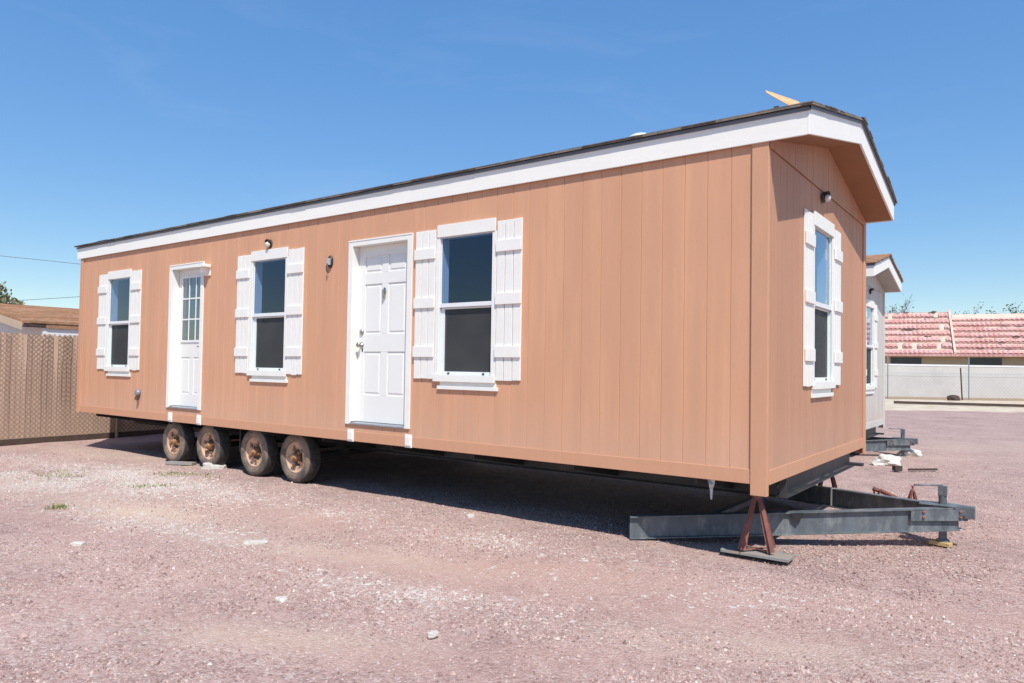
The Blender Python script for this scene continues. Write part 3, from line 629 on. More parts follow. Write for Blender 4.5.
rock('plastic_sheet', (-.30, 9.75, 0), (.20, .14, .10), 'trash', 'white sack lying just past the far tow hitch', 'litter', 7, .6, jag=.7, cl=1.5)
m = MB(); m.box(-.06, .06, -.05, .05, 0, .085); tag(m.build('wood_scrap', 'brownblock', None, bevel=.01, loc=(0, 0, 0)), 'dark brown wood block on the gravel near the white heap', 'wood scrap').location = (-.12, 7.15, 0)
bpy.data.objects['wood_scrap'].rotation_euler = (0, 0, .7)
m = MB(); m.bar((.02, 7.30, .02), (.38, 7.62, .025), .035, .03); tag(m.build('stick', 'brownblock', None), 'thin dark stick lying beside the brown wood block', 'stick')

# loose board on the ridge
bd = empty('roof_board', (-.30, 1.25, ZB+3.2), 'loose plywood board sticking up from the roof near the front gable', 'wooden board')
m = MB(); Q = [(-.43, 1.30, ZB+3.668), (-.42, 1.305, ZB+3.64), (-.10, 1.47, ZB+3.41), (.0, 1.52, ZB+3.40), (-.165, 1.44, ZB+3.548)]; P = Q+[(a-.004, b+.015, c) for a, b, c in Q]
m.poly(P, [(0, 1, 2, 3, 4), (9, 8, 7, 6, 5), (0, 1, 6, 5), (1, 2, 7, 6), (2, 3, 8, 7), (3, 4, 9, 8), (4, 0, 5, 9)]); m.build('board', 'board', bd, loc=(-.30, 1.25, ZB+3.2)).location = (0, 0, 0)
m = MB(); m.bar((-.355, 1.40, ZB+3.24), (-.35, 1.40, ZB+3.515), .05, .045); m.build('prop', 'brownblock', bd, loc=(-.30, 1.25, ZB+3.2)).location = (0, 0, 0)

# ------------------------------------------------------------------ left: slatted chain-link fence
FX, FY0, FY1, FT = -13.52, -4.2, 9.0, 2.06
def fx(y): return FX-.10*(y)/2
fn = empty('slat_fence', (FX, 0, 0), 'tan privacy slat chain-link fence at the left behind the home', 'fence')
loc = (FX, 0, 0)
m = MB(); y = FY0
while y < FY1:
    w = random.uniform(.078, .083); t = FT-random.uniform(.0, .03); a = random.uniform(-.012, .012); x = fx(y)
    sk = random.uniform(-.004, .004)
    g0 = random.uniform(0, .020) if random.random() < .75 else 0; zs = [.03, random.uniform(.52, .68), random.uniform(.72, .85), random.uniform(1.45, 1.55), random.uniform(1.6, 1.72), t]; ws = [0, 0, g0, g0, 0, 0]
    for (za, wa), (zc, wc) in zip(zip(zs, ws), list(zip(zs, ws))[1:]):
        m.hexa([(x-.004+a*za/2, y+sk, za), (x+.004+a*za/2, y+sk, za), (x+.004+a*za/2, y+w+sk-wa, za), (x-.004+a*za/2, y+w+sk-wa, za), (x-.004+a*zc/2, y+sk, zc), (x+.004+a*zc/2, y+sk, zc), (x+.004+a*zc/2, y+w+sk-wc, zc), (x-.004+a*zc/2, y+w+sk-wc, zc)])
    m.box(x-.040, x-.034, y+w-.035, y+w+.035, .03, t-.05)  # added backing strips behind the slat gaps, so the gaps read dark
    y += random.uniform(.084, .089) if random.random() > .12 else .095
o = m.build('slats', 'slat', fn, loc=loc); o.location = (0, 0, 0); o['kind'] = 'stuff'
m = MB(); step = .092
k = FY0-FT
while k < FY1:
    for sg in (1, -1):
        ya, yb = (k, k+FT) if sg == 1 else (k+FT, k)
        za, zb_ = .04, FT
        m.poly([(fx(ya)+.013, ya-.010, za), (fx(ya)+.013, ya+.010, za), (fx(yb)+.013, yb+.010, zb_), (fx(yb)+.013, yb-.010, zb_)], [(0, 1, 2, 3)])
    k += step
m.build('wire_mesh', 'wire', fn, loc=loc).location = (0, 0, 0)
for y in (-3.9, -.53, 1.32, 4.3, 7.3):
    m = MB(); e = .05 if y == 1.32 else -.06; m.tube([(fx(y)+e, y, 0), (fx(y)+e, y, FT)], .03, 10); m.build('post', 'wire', fn, loc=loc).location = (0, 0, 0)
m = MB(); m.bar((fx(FY0)-.0, FY0, .05), (fx(FY1), FY1, .05), .05, .11); o = m.build('kick_board', 'brownblock', fn, loc=loc); o.location = (0, 0, 0)

# neighbour house on the left
nh = empty('neighbor_house', (-22, 6, 0), 'low white house with brown shingle roof beyond the slat fence', 'house')
loc = (-22, 6, 0); Y0, Y1 = 1.78, 14.0; EX, RX, BX = -19.85, -24.2, -28.6; EZ, RZ = 2.60, 3.30
def nb(mb, name, mt, parent=nh, **k):
    o = mb.build(name, mt, parent, loc=loc if parent is nh else loc, **k); o.location = (0, 0, 0); return o
m = MB(); m.box(-28.0, -19.93, 2.3, 13.5, 0, 2.45); m.prism([(-28.0, 2.4501), (-19.93, 2.4501), (RX, RZ-.12)], 2.3, 2.5, lambda u, v, t: (u, t, v)); nb(m, 'wall', 'stucco')
m = MB(); m.prism([(EX, EZ-.05), (RX, RZ-.05), (BX, EZ-.05), (BX, EZ), (RX, RZ), (EX, EZ)], Y0, Y1, lambda u, v, t: (u, t, v))
for k in range(14):
    y = Y0
    while y < Y1:
        y2 = min(Y1, y+random.uniform(.5, 1.0)); t = k/14; t2 = (k+1.2)/14; dz = random.uniform(.01, .035)
        xa, za = EX+(RX-EX)*t, EZ+(RZ-EZ)*t; xb, zb_ = EX+(RX-EX)*min(1, t2), EZ+(RZ-EZ)*min(1, t2)
        m.hexa([(xa, y, za), (xa, y2, za), (xb, y2, zb_), (xb, y, zb_), (xa, y, za+dz), (xa, y2, za+dz), (xb, y2, zb_+.004), (xb, y, zb_+.004)]); y = y2
rf = nb(m, 'roof', 'shinglebr')
m = MB(); m.prism([(EX+.0, EZ-.24), (RX, RZ-.24), (RX, RZ-.052), (EX+.0, EZ-.052)], Y0-.03, Y0-.001, lambda u, v, t: (u, t, v)); m.prism([(BX, EZ-.24), (RX-.001, RZ-.24), (RX-.001, RZ-.052), (BX, EZ-.052)], Y0-.03, Y0-.001, lambda u, v, t: (u, t, v)); nb(m, 'rake_board', 'beige')
m = MB(); m.box(EX-.05, EX-.02, Y0+.05, 2.35, EZ-.14, EZ-.06); nb(m, 'eave_board', 'brownblock'); m = MB(); m.box(EX-.05, EX-.02, 2.36, Y1, EZ-.17, EZ-.06); nb(m, 'eave_board', 'shinglebr')  # first, darker strip stands in for the shaded gap under the eave
m = MB(); m.box(-19.929, EX-.055, Y0+.02, Y1, EZ-.16, EZ-.13); nb(m, 'soffit', 'brownblock')
m = MB(); m.box(-19.928, -19.91, 4.9, 6.0, 1.0, 2.1); nb(m, 'window', 'darkwin')

# ------------------------------------------------------------------ right background
FH = Vector((-.5934, .8049, 0)); RH = Vector((.8049, .5934, 0)); CB = Vector((1.7657, -5.8229, 0))
def BG(lat, dep, z=0): return CB+RH*lat+FH*dep+Vector((0, 0, z))
ang = math.atan2(RH.y, RH.x)
def bgroot(name, lat, dep, label, cat, group=None): return empty(name, BG(lat, dep), label, cat, group, rz=ang)   # local x = lateral, y = depth
wl = bgroot('block_wall', 34, 48.6, 'long pale block wall across the back of the lot', 'wall')
m = MB(); m.box(-14, 26, 0, .2, 0, 2.08); o = m.build('wall', 'block', wl)
m = MB(); m.box(-14, 26, -.02, .22, 2.081, 2.20); m.build('coping', 'stucco', wl)
m = MB(); m.box(-14, 26, -.012, -.0005, 1.40, 1.425); m.build('mortar_line', 'block', wl)
def roof_courses(mb, mt_root, x0, x1, y0, z0, y1, z1, n, name):
    red = MB(); cream = MB(); dy, dz = (y1-y0)/n, (z1-z0)/n
    cream.poly([(x0, y0+.05, z0-.06), (x1, y0+.05, z0-.06), (x1, y1, z1-.04), (x0, y1, z1-.04)], [(0, 1, 2, 3)])
    for k in range(n):
        x = x0
        while x < x1:
            x2 = min(x1, x+.33); miss = (noise.noise(Vector((x*.8, k*1.9, x0))) > .80) or random.random() < .022
            if not miss:
                f = .62+random.uniform(-.04, .05)+(.10 if noise.noise(Vector((x*.9, k*3.3, 4))) > .3 else 0); ya, za = y0+dy*k, z0+dz*k+.10; yb, zb_ = y0+dy*(k+f), z0+dz*(k+f)+.04; j = random.uniform(-.03, .03)
                pts = []
                for s in range(5):
                    t = s/4; xx = x+(x2-x-.01)*t; hgt = .07*math.sin(math.pi*t)
                    pts.append((xx, ya+j, za+hgt)); pts.append((xx, yb, zb_+hgt))
                red.poly(pts+[(x, ya+j+.02, za-.10), (x2-.01, ya+j+.02, za-.10)], [(2*s, 2*s+2, 2*s+3, 2*s+1) for s in range(4)]+[(0, 8, 11, 10)])
            x = x2
    hol = MB()
    for _ in range(26):
        k = random.randrange(n); t_ = k+random.uniform(.55, .85); x = random.uniform(x0, x1-1); w_ = random.uniform(.2, .75)
        ya, za = y0+dy*t_, z0+dz*t_+.12; hol.poly([(x, ya, za), (x+w_*.8, ya, za), (x+w_, ya+dy*.14, za+dz*.14), (x+w_*.2, ya+dy*.18, za+dz*.18)], [(0, 1, 2, 3)])
    hol.build('broken_tile_gaps', 'brownblock', mt_root)['kind'] = 'stuff'
    a = cream.build(name, 'batten', mt_root); b = red.build('roof_tiles', 'tile', a); b['kind'] = 'stuff'
    return a
bg = bgroot('tile_roof_building', 33.5, 54.5, 'low building with worn red tile roof behind the block wall', 'building'); bg.rotation_euler = (0, 0, ang-math.radians(27))
m = MB(); m.box(-13.5, 15, 0.4, 9.5, 0, 3.0); m.build('wall', 'creamwall', bg)
roof_courses(None, bg, -14, -.1, -.3, 3.02, 5.0, 6.65, 7, 'roof')
roof_courses(None, bg, 0, 16, -.3, 3.02, 4.8, 6.25, 7, 'roof')
m = MB(); m.hexa([(-.09, -.32, 3.08), (0.06, -.32, 3.08), (0.06, 5.0, 6.7), (-.09, 5.0, 6.7), (-.09, -.32, 3.26), (0.06, -.32, 3.26), (0.06, 5.0, 6.86), (-.09, 5.0, 6.86)]); m.build('verge', 'batten', bg)
m = MB(); m.hexa([(0.13, 4.25, 5.85), (16, 4.25, 5.85), (16, 4.8, 6.2), (0.13, 4.8, 6.2), (0.13, 4.25, 6.02), (16, 4.25, 6.02), (16, 4.8, 6.42), (0.13, 4.8, 6.42)]); m.build('ridge_cap', 'batten', bg)
m = MB(); m.box(-14, 16, -.36, -.31, 2.9, 3.06); m.build('eave_board', 'tile', bg)
m = MB(); m.hexa([(-14, 5.01, 6.55), (-.1, 5.01, 6.55), (-.1, 9.8, 3), (-14, 9.8, 3), (-14, 5.01, 6.65), (-.1, 5.01, 6.65), (-.1, 9.8, 3.1), (-14, 9.8, 3.1)]); m.hexa([(0, 4.81, 6.15), (16, 4.81, 6.15), (16, 9.8, 3), (0, 9.8, 3), (0, 4.81, 6.25), (16, 4.81, 6.25), (16, 9.8, 3.1), (0, 9.8, 3.1)]); m.build('back_roof', 'tile', bg)
for x in (-4.3, .9, 8.0):
    m = MB(); m.box(x, x+2.1, .38, .398, 1.7, 2.82); m.build('window', 'darkwin', bg)
# chain-link fence in front of the wall
cf = bgroot('chain_link_fence', 27, 44.5, 'thin galvanised chain-link fence in front of the pale block wall', 'fence')
for x in (-9.2, -3.8, 1.2, 6.6):
    m = MB(); m.tube([(x, 0, 0), (x, 0, 2.62 if x != -9.2 else 2.5)], .034, 8); m.build('post', 'galv', cf)
m = MB()
for k in range(70):
    x = -9.2+k*.23
    for sg in (0, 1): m.bar((x+(1.5 if sg else 0), .0, .1), (x+(0 if sg else 1.5), 0, 1.6), .006, .006)
m.tube([(-9.2, 0, 1.62), (6.6, 0, 1.62)], .012, 6); m.build('wire_mesh', 'galv', cf)
m = MB(); m.bar(BG(27.35, 43.8, 0), BG(27.25, 43.8, 1.95), .10, .07); tag(m.build('fence_stake', 'brownblock', None), 'short dark leaning stake between the fence posts', 'stake')
m = MB(); p0, p1 = BG(19.5, 36.8, .09), BG(25.5, 34.6, .09); m.bar(p0, p1, .16, .13); m.bar(p1+Vector((.02, .02, .01)), BG(29.5, 33.4, .08), .14, .12); tag(m.build('steel_beam', 'brownblock', None), 'long dark beam lying on the bare dirt in front of the wall', 'beam')
rock('tarp_heap', BG(26.3, 43, 0), (.30, .22, .28), 'brownblock', 'small dark heap at the foot of the block wall', 'heap', 12, cl=1.5)

# ------------------------------------------------------------------ trees
def tree(name, loc, H, R, mt, label, group=None, leaves=5000, ls=.14, trunk=.18, gap=.0, base=.35, flat=1.0):
    root = empty(name, loc, label, 'tree', group); rs = random.Random(int(abs(loc[0]*13+loc[1]*7)))
    m = MB(); m.tube([(0, 0, 0), (.1*R, 0, H*.25), (0, .1*R, H*.5), (.05*R, 0, H*.85)], trunk, 8, trunk*.25)
    cl = []
    for k in range(26):
        a = rs.uniform(0, 6.28); t = rs.uniform(base, .97); rr = R*(1-abs((t-base)/(1-base)-.35)**1.6)*rs.uniform(.35, 1)
        p = Vector((rr*math.cos(a), rr*math.sin(a), H*t)); cl.append((p, R*rs.uniform(.22, .42)))
        s = Vector((0, 0, H*max(.2, t-.25))); m.tube([s, (s+p)/2+Vector((0, 0, -.05*R)), p], trunk*.32, 5, .01)
    m.build('trunk', 'bark', root)
    n = leaves; V = np.zeros((n*4, 3)); 
    ci = rng.integers(0, len(cl), n); dirs = rng.normal(size=(n, 3)); dirs /= np.linalg.norm(dirs, axis=1)[:, None]
    rad = np.array([c[1] for c in cl])[ci]*rng.random(n)**.4*1.1; ctr = np.array([tuple(c[0]) for c in cl])[ci]
    P = ctr+dirs*rad[:, None]*np.array([1, 1, .75*flat]); a = rng.normal(size=(n, 3)); a /= np.linalg.norm(a, axis=1)[:, None]; b = np.cross(a, rng.normal(size=(n, 3))); b /= np.linalg.norm(b, axis=1)[:, None]
    s = ls*rng.uniform(.5, 1.2, n)[:, None]
    V[0::4] = P-a*s; V[1::4] = P-b*s*.45; V[2::4] = P+a*s; V[3::4] = P+b*s*.45
    me = bpy.data.meshes.new('crown'); me.from_pydata(V.tolist(), [], [(4*i, 4*i+1, 4*i+2, 4*i+3) for i in range(n)]); me.materials.append(M[mt])
    o = bpy.data.objects.new('crown', me); COL.objects.link(o); o.parent = root
    return root
tree('olive_tree', (-46.0, 7.9, 0), 5.75, 2.9, 'olive', 'bushy olive green tree above the brown roof at far left', leaves=16000, ls=.15)
def bare_tree(loc, H, label, nl=500, mt='leaf2', spread=1.0):
    root = empty('bare_tree', loc, label, 'tree', 'scrubby trees behind the tile roof'); rs = random.Random(int(loc[0]*31+loc[1])); m = MB()
    tips = []
    def br(p, d, L, r, k):
        q = p+d*L; m.tube([p, (p+q)/2+Vector((rs.uniform(-.1, .1)*L, rs.uniform(-.1, .1)*L, 0)), q], r, 5, r*.6)
        if k == 0: tips.append(q); return
        for _ in range(rs.choice((3, 3, 4))):
            e = (d+Vector((rs.uniform(-.8, .8)*spread, rs.uniform(-.8, .8)*spread, rs.uniform(-.2, .5)))).normalized(); br(p+d*L*rs.uniform(.6, 1), e, L*rs.uniform(.55, .75), r*.55, k-1)
    br(Vector((0, 0, 0)), Vector((rs.uniform(-.1, .1), 0, 1)).normalized(), H*.42, .16, 4); m.build('trunk', 'bark', root)
    V = []; F = []
    for i in range(nl):
        c = rs.choice(tips)+Vector((rs.gauss(0, .25), rs.gauss(0, .25), rs.gauss(0, .2))); a = Vector((rs.gauss(0, 1), rs.gauss(0, 1), rs.gauss(0, 1))).normalized()*.16; b = a.cross(Vector((rs.gauss(0, 1), rs.gauss(0, 1), rs.gauss(0, 1)))).normalized()*.07
        o_ = len(V); V += [c-a, c-b, c+a, c+b]; F.append((o_, o_+1, o_+2, o_+3))
    me = bpy.data.meshes.new('crown'); me.from_pydata([tuple(v) for v in V], [], F); me.materials.append(M[mt]); o = bpy.data.objects.new('crown', me); COL.objects.link(o); o.parent = root
bare_tree(BG(45.5, 83), 10.8, 'leafless scrub tree rising over the left roof section', 70)
bare_tree(BG(43, 84), 9.4, 'sparse low scrub tree at the left end of the tile roof', 90)
bare_tree(BG(52.0, 82), 9.6, 'scrubby tree just right of the roof joint', 220)
bare_tree(BG(56.0, 85), 9.6, 'thin scrub tree over the middle of the right roof section', 160)
bare_tree(BG(57.5, 83), 9.5, 'low scrubby tree behind the right roof section', 220)
bare_tree(BG(58.5, 82), 9.8, 'leafier green scrub tree at the far right roof end', 420)
bare_tree(BG(61, 84), 10, 'rightmost scrub tree at the edge of the view', 400)

# overhead cables far left
def cable(p, q, sag, label):
    p, q = Vector(p), Vector(q); pts = [p.lerp(q, t/12)-Vector((0, 0, sag*4*(t/12)*(1-t/12))) for t in range(13)]
    m = MB(); m.tube(pts, .016, 6); tag(m.build('overhead_cable', 'cable', None), label, 'cable')
cable((-62.37, 2.56, 9.37), (-34.96, 22.87, 6.39), .05, 'upper overhead cable crossing the sky at the far left')
cable((-56.36, 7.15, 4.68), (-39.48, 19.54, 6.31), .05, 'lower overhead cable just above the brown neighbor roof')

# ------------------------------------------------------------------ ground: one sheet with painted-in gravel masks
def vn(x, y, s, o=0): return noise.noise(Vector((x*s+o, y*s-o, o*.7)))
def blob(x, y, cx, cy, rx, ry, rot=0):
    c, s_ = math.cos(rot), math.sin(rot); dx, dy = x-cx, y-cy; u = (dx*c+dy*s_)/rx; v = (-dx*s_+dy*c)/ry; return math.exp(-(u*u+v*v))
def masks(x, y):
    n = vn(x, y, .9, 3)+.5*vn(x, y, 2.3, 9); n2 = vn(x, y, .45, 17)+.5*vn(x, y, 1.4, 23)
    w = 1.25*blob(x, y, -9.0, -1.5, 2.1, .8, .15)+.75*blob(x, y, -6.7, -1.0, 1.3, .5, .25)+.6*blob(x, y, -5.0, -2.2, 1.3, .28, .1)+.55*blob(x, y, -1.9, -2.2, .95, .22, .35)+.35*blob(x, y, -3.1, -.7, 2.2, .25, .1)+.35*blob(x, y, -.3, -.9, 1.0, .25, .3)
    w = max(0, min(1, w*(.75+1.1*n)))
    t = .7*blob(x, y, -8.6, -2.4, 2.2, .5, .2)+.5*blob(x, y, -3.9, -3.0, 1.3, .3, .35)+.75*blob(x, y, -5.6, -2.0, .9, .35, .2)+.9*blob(x, y, -1.75, -3.25, .7, .22, .5)+.6*blob(x, y, -3.2, -1.9, 1.4, .3, .3)+.5*blob(x, y, -10.5, .0, 2.2, .5, .1)+.6*blob(x, y, .3, -1.7, .9, .25, .4)+.45*blob(x, y, 2.6, 14, 4, 2.2, .5)
    t = max(0, min(1, t*(.8+.9*n2)))
    r = .55*blob(x, y, -2.4, -1.95, 4.5, .17, .22)+.5*blob(x, y, -2.2, -3.35, 4.5, .15, .22)+.9*blob(x, y, -4.4, -1.1, 1.2, .38, .1)+.7*blob(x, y, -1.2, -1.3, 1.6, .4, .3)+.6*blob(x, y, 1.2, -.4, 1.2, .35, .5)+.6*blob(x, y, -.2, -2.4, .8, .2, .5)+.6*blob(x, y, -.9, -.9, 1.1, .3, .3)+.5*blob(x, y, -2.8, -2.6, .7, .3, .4)     # bare red fines
    r = max(0, min(1, r*(.9+.6*n)))
    return w, t, r
def coords(lo, hi, fine, mid_lo, mid_hi, mid, far):
    a = list(np.arange(lo, hi+1e-6, fine)); x = hi
    while x < mid_hi: x += mid; a.append(x)
    s_ = mid
    while x < far: s_ *= 1.35; x += s_; a.append(x)
    x = lo
    while x > mid_lo: x -= mid; a.insert(0, x)
    s_ = mid
    while x > -far: s_ *= 1.35; x -= s_; a.insert(0, x)
    return a
gx = coords(-14, 5, .11, -34, 14, .8, 900); gy = coords(-6, 6, .11, -14, 56, .8, 900)
nx, ny = len(gx), len(gy); V = []; colr = []
for y in gy:
    for x in gx:
        near = -14.5 < x < 6 and -6.5 < y < 9
        z = (.024*vn(x, y, .7, 5)+.012*vn(x, y, 2.4, 8)-.008) if near else -.002
        if -1.8 < x < 1.5 and 0 < y < 4: z = min(z, .0)-.004
        V.append((x, y, z)); colr.append((*masks(x, y), 1) if near or y > 0 and y < 40 and -10 < x < 14 else (0, 0, 0, 1))
F = [(j*nx+i, j*nx+i+1, (j+1)*nx+i+1, (j+1)*nx+i) for j in range(ny-1) for i in range(nx-1)]
me = bpy.data.meshes.new('ground'); me.from_pydata(V, [], F); ca = me.color_attributes.new('mask', 'FLOAT_COLOR', 'POINT'); ca.data.foreach_set('color', np.array(colr, dtype=np.float32).ravel())
me.polygons.foreach_set('use_smooth', [True]*len(me.polygons))
def ground_mat():
    m = bpy.data.materials.new('red_gravel'); m.use_nodes = True; nt = m.node_tree; N = nt.nodes; L = nt.links; b = N['Principled BSDF']; b.inputs['Roughness'].default_value = .95; b.inputs['Specular IOR Level'].default_value = .15
    geo = N.new('ShaderNodeNewGeometry'); P = geo.outputs['Position']
    at = N.new('ShaderNodeAttribute'); at.attribute_name = 'mask'; sp = N.new('ShaderNodeSeparateColor'); L.new(at.outputs['Color'], sp.inputs[0])
    def vor(scale, rnd=1.0):
        v = N.new('ShaderNodeTexVoronoi'); v.inputs['Scale'].default_value = scale; v.inputs['Randomness'].default_value = rnd
        nz = N.new('ShaderNodeTexNoise'); nz.inputs['Scale'].default_value = scale*.8; nz.inputs['Detail'].default_value = 2; L.new(P, nz.inputs['Vector'])
        mx = N.new('ShaderNodeMix'); mx.data_type = 'VECTOR'; mx.inputs['Factor'].default_value = .5/scale
        ad = N.new('ShaderNodeVectorMath'); ad.operation = 'SCALE'; ad.inputs['Scale'].default_value = .6/scale; L.new(nz.outputs['Color'], ad.inputs[0])
        a2 = N.new('ShaderNodeVectorMath'); a2.operation = 'ADD'; L.new(P, a2.inputs[0]); L.new(ad.outputs[0], a2.inputs[1]); L.new(a2.outputs[0], v.inputs['Vector']); return v
    v1, v2, v3 = vor(42), vor(95), vor(27)
    def ramp(src, els, interp='CONSTANT'):
        r = N.new('ShaderNodeValToRGB'); r.color_ramp.interpolation = interp
        while len(r.color_ramp.elements) < len(els): r.color_ramp.elements.new(.5)
        for e, (p, c) in zip(r.color_ramp.elements, els): e.position = p; e.color = (*c, 1)
        L.new(src, r.inputs['Fac']); return r
    def sepx(v):
        s_ = N.new('ShaderNodeSeparateColor'); L.new(v.outputs['Color'], s_.inputs[0]); return s_
    s1, s2, s3 = sepx(v1), sepx(v2), sepx(v3)
    pal = [(0, (.24, .148, .138)), (.12, (.38, .25, .225)), (.36, (.47, .322, .292)), (.68, (.53, .383, .348)), (.88, (.59, .475, .435)), (.97, (.67, .61, .56))]
    c1, c2 = ramp(s1.outputs[0], pal), ramp(s2.outputs[1], pal)
    def mix(f, a, bq, bt='MIX'):
        x = N.new('ShaderNodeMix'); x.data_type = 'RGBA'; x.blend_type = bt
        if isinstance(f, float): x.inputs['Factor'].default_value = f
        else: L.new(f, x.inputs['Factor'])
        for k, s_ in (('A', a), ('B', bq)):
            if isinstance(s_, tuple): x.inputs[k].default_value = (*s_, 1)
            else: L.new(s_, x.inputs[k])
        return x.outputs['Result']
    def math_(op, a, b_=None):
        x = N.new('ShaderNodeMath'); x.operation = op; x.use_clamp = True
        for k, s_ in enumerate((a, b_)):
            if s_ is None: continue
            if isinstance(s_, (float, int)): x.inputs[k].default_value = s_
            else: L.new(s_, x.inputs[k])
        return x.outputs[0]
    def m2(op, a, b_):
        x = N.new('ShaderNodeMath'); x.operation = op
        for k, s_ in enumerate((a, b_)):
            if isinstance(s_, (float, int)): x.inputs[k].default_value = s_
            else: L.new(s_, x.inputs[k])
        return x.outputs[0]
    base = mix(.5, c1.outputs['Color'], c2.outputs['Color'])
    n1 = N.new('ShaderNodeTexNoise'); n1.inputs['Scale'].default_value = .8; n1.inputs['Detail'].default_value = 7; n1.inputs['Roughness'].default_value = .62; L.new(P, n1.inputs['Vector'])
    tone = ramp(n1.outputs['Fac'], [(.3, (.74, .72, .71)), (.5, (.90, .895, .87)), (.72, (1.06, 1.06, 1.01))], 'LINEAR')
    base = mix(1.0, base, tone.outputs['Color'], 'MULTIPLY')
    n2 = N.new('ShaderNodeTexNoise'); n2.inputs['Scale'].default_value = 4.5; n2.inputs['Detail'].default_value = 6; L.new(P, n2.inputs['Vector'])
    fines = ramp(n2.outputs['Fac'], [(.48, (0, 0, 0)), (.66, (1, 1, 1))], 'LINEAR')
    base = mix(math_('MULTIPLY', fines.outputs['Color'], .45), base, (.51, .362, .318))
    # bare red fines, sandy patches, white crushed stone
    base = mix(math_('MULTIPLY', sp.outputs[2], .75), base, (.46, .30, .25))
    base = mix(math_('MULTIPLY', sp.outputs[1], .85), base, (.575, .445, .345))
    isw = math_('GREATER_THAN', math_('ADD', m2('MULTIPLY', s3.outputs[2], .994), m2('MULTIPLY', sp.outputs[0], .28)), .994)
    isw2 = math_('GREATER_THAN', math_('ADD', m2('MULTIPLY', s2.outputs[2], .99), m2('MULTIPLY', sp.outputs[0], .40)), .98)
    base = mix(math_('MULTIPLY', sp.outputs[0], .16), base, (.52, .44, .39))
    base = mix(isw, base, (.58, .53, .475)); base = mix(isw2, base, (.60, .55, .50))
    # bare dirt beyond the gravel lot, by distance along the lot
    dt = N.new('ShaderNodeVectorMath'); dt.operation = 'DOT_PRODUCT'; L.new(P, dt.inputs[0]); dt.inputs[1].default_value = (-.5934, .8049, 0)
    n3 = N.new('ShaderNodeTexNoise'); n3.inputs['Scale'].default_value = .6; n3.inputs['Detail'].default_value = 5; L.new(P, n3.inputs['Vector'])
    d = m2('ADD', dt.outputs['Value'], m2('MULTIPLY', n3.outputs['Fac'], 3.0))         # camera stands at about -5.7
    far = ramp(m2('MULTIPLY', m2('SUBTRACT', d, 25.6), .8), [(0, (0, 0, 0)), (1, (1, 1, 1))], 'LINEAR')
    n4 = N.new('ShaderNodeTexNoise'); n4.inputs['Scale'].default_value = 1.4; n4.inputs['Detail'].default_value = 8; L.new(P, n4.inputs['Vector'])
    dirt = ramp(n4.outputs['Fac'], [(.35, (.50, .40, .29)), (.5, (.63, .52, .39)), (.65, (.69, .60, .48))], 'LINEAR')
    weeds = ramp(m2('MULTIPLY', m2('SUBTRACT', d, 38.6), .6), [(0, (0, 0, 0)), (1, (.95, .95, .95))], 'LINEAR')
    dcol = mix(weeds.outputs['Color'], dirt.outputs['Color'], (.34, .245, .155))
    base = mix(far.outputs['Color'], base, dcol)
    L.new(base, b.inputs['Base Color'])
    h = m2('ADD', m2('MULTIPLY', v1.outputs['Distance'], -.9), m2('MULTIPLY', v2.outputs['Distance'], -.5))
    bp = N.new('ShaderNodeBump'); bp.inputs['Strength'].default_value = .8; bp.inputs['Distance'].default_value = .010; L.new(h, bp.inputs['Height']); L.new(bp.outputs[0], b.inputs['Normal'])
    return m
me.materials.append(ground_mat()); g = struct(bpy.data.objects.new('ground', me)); COL.objects.link(g)

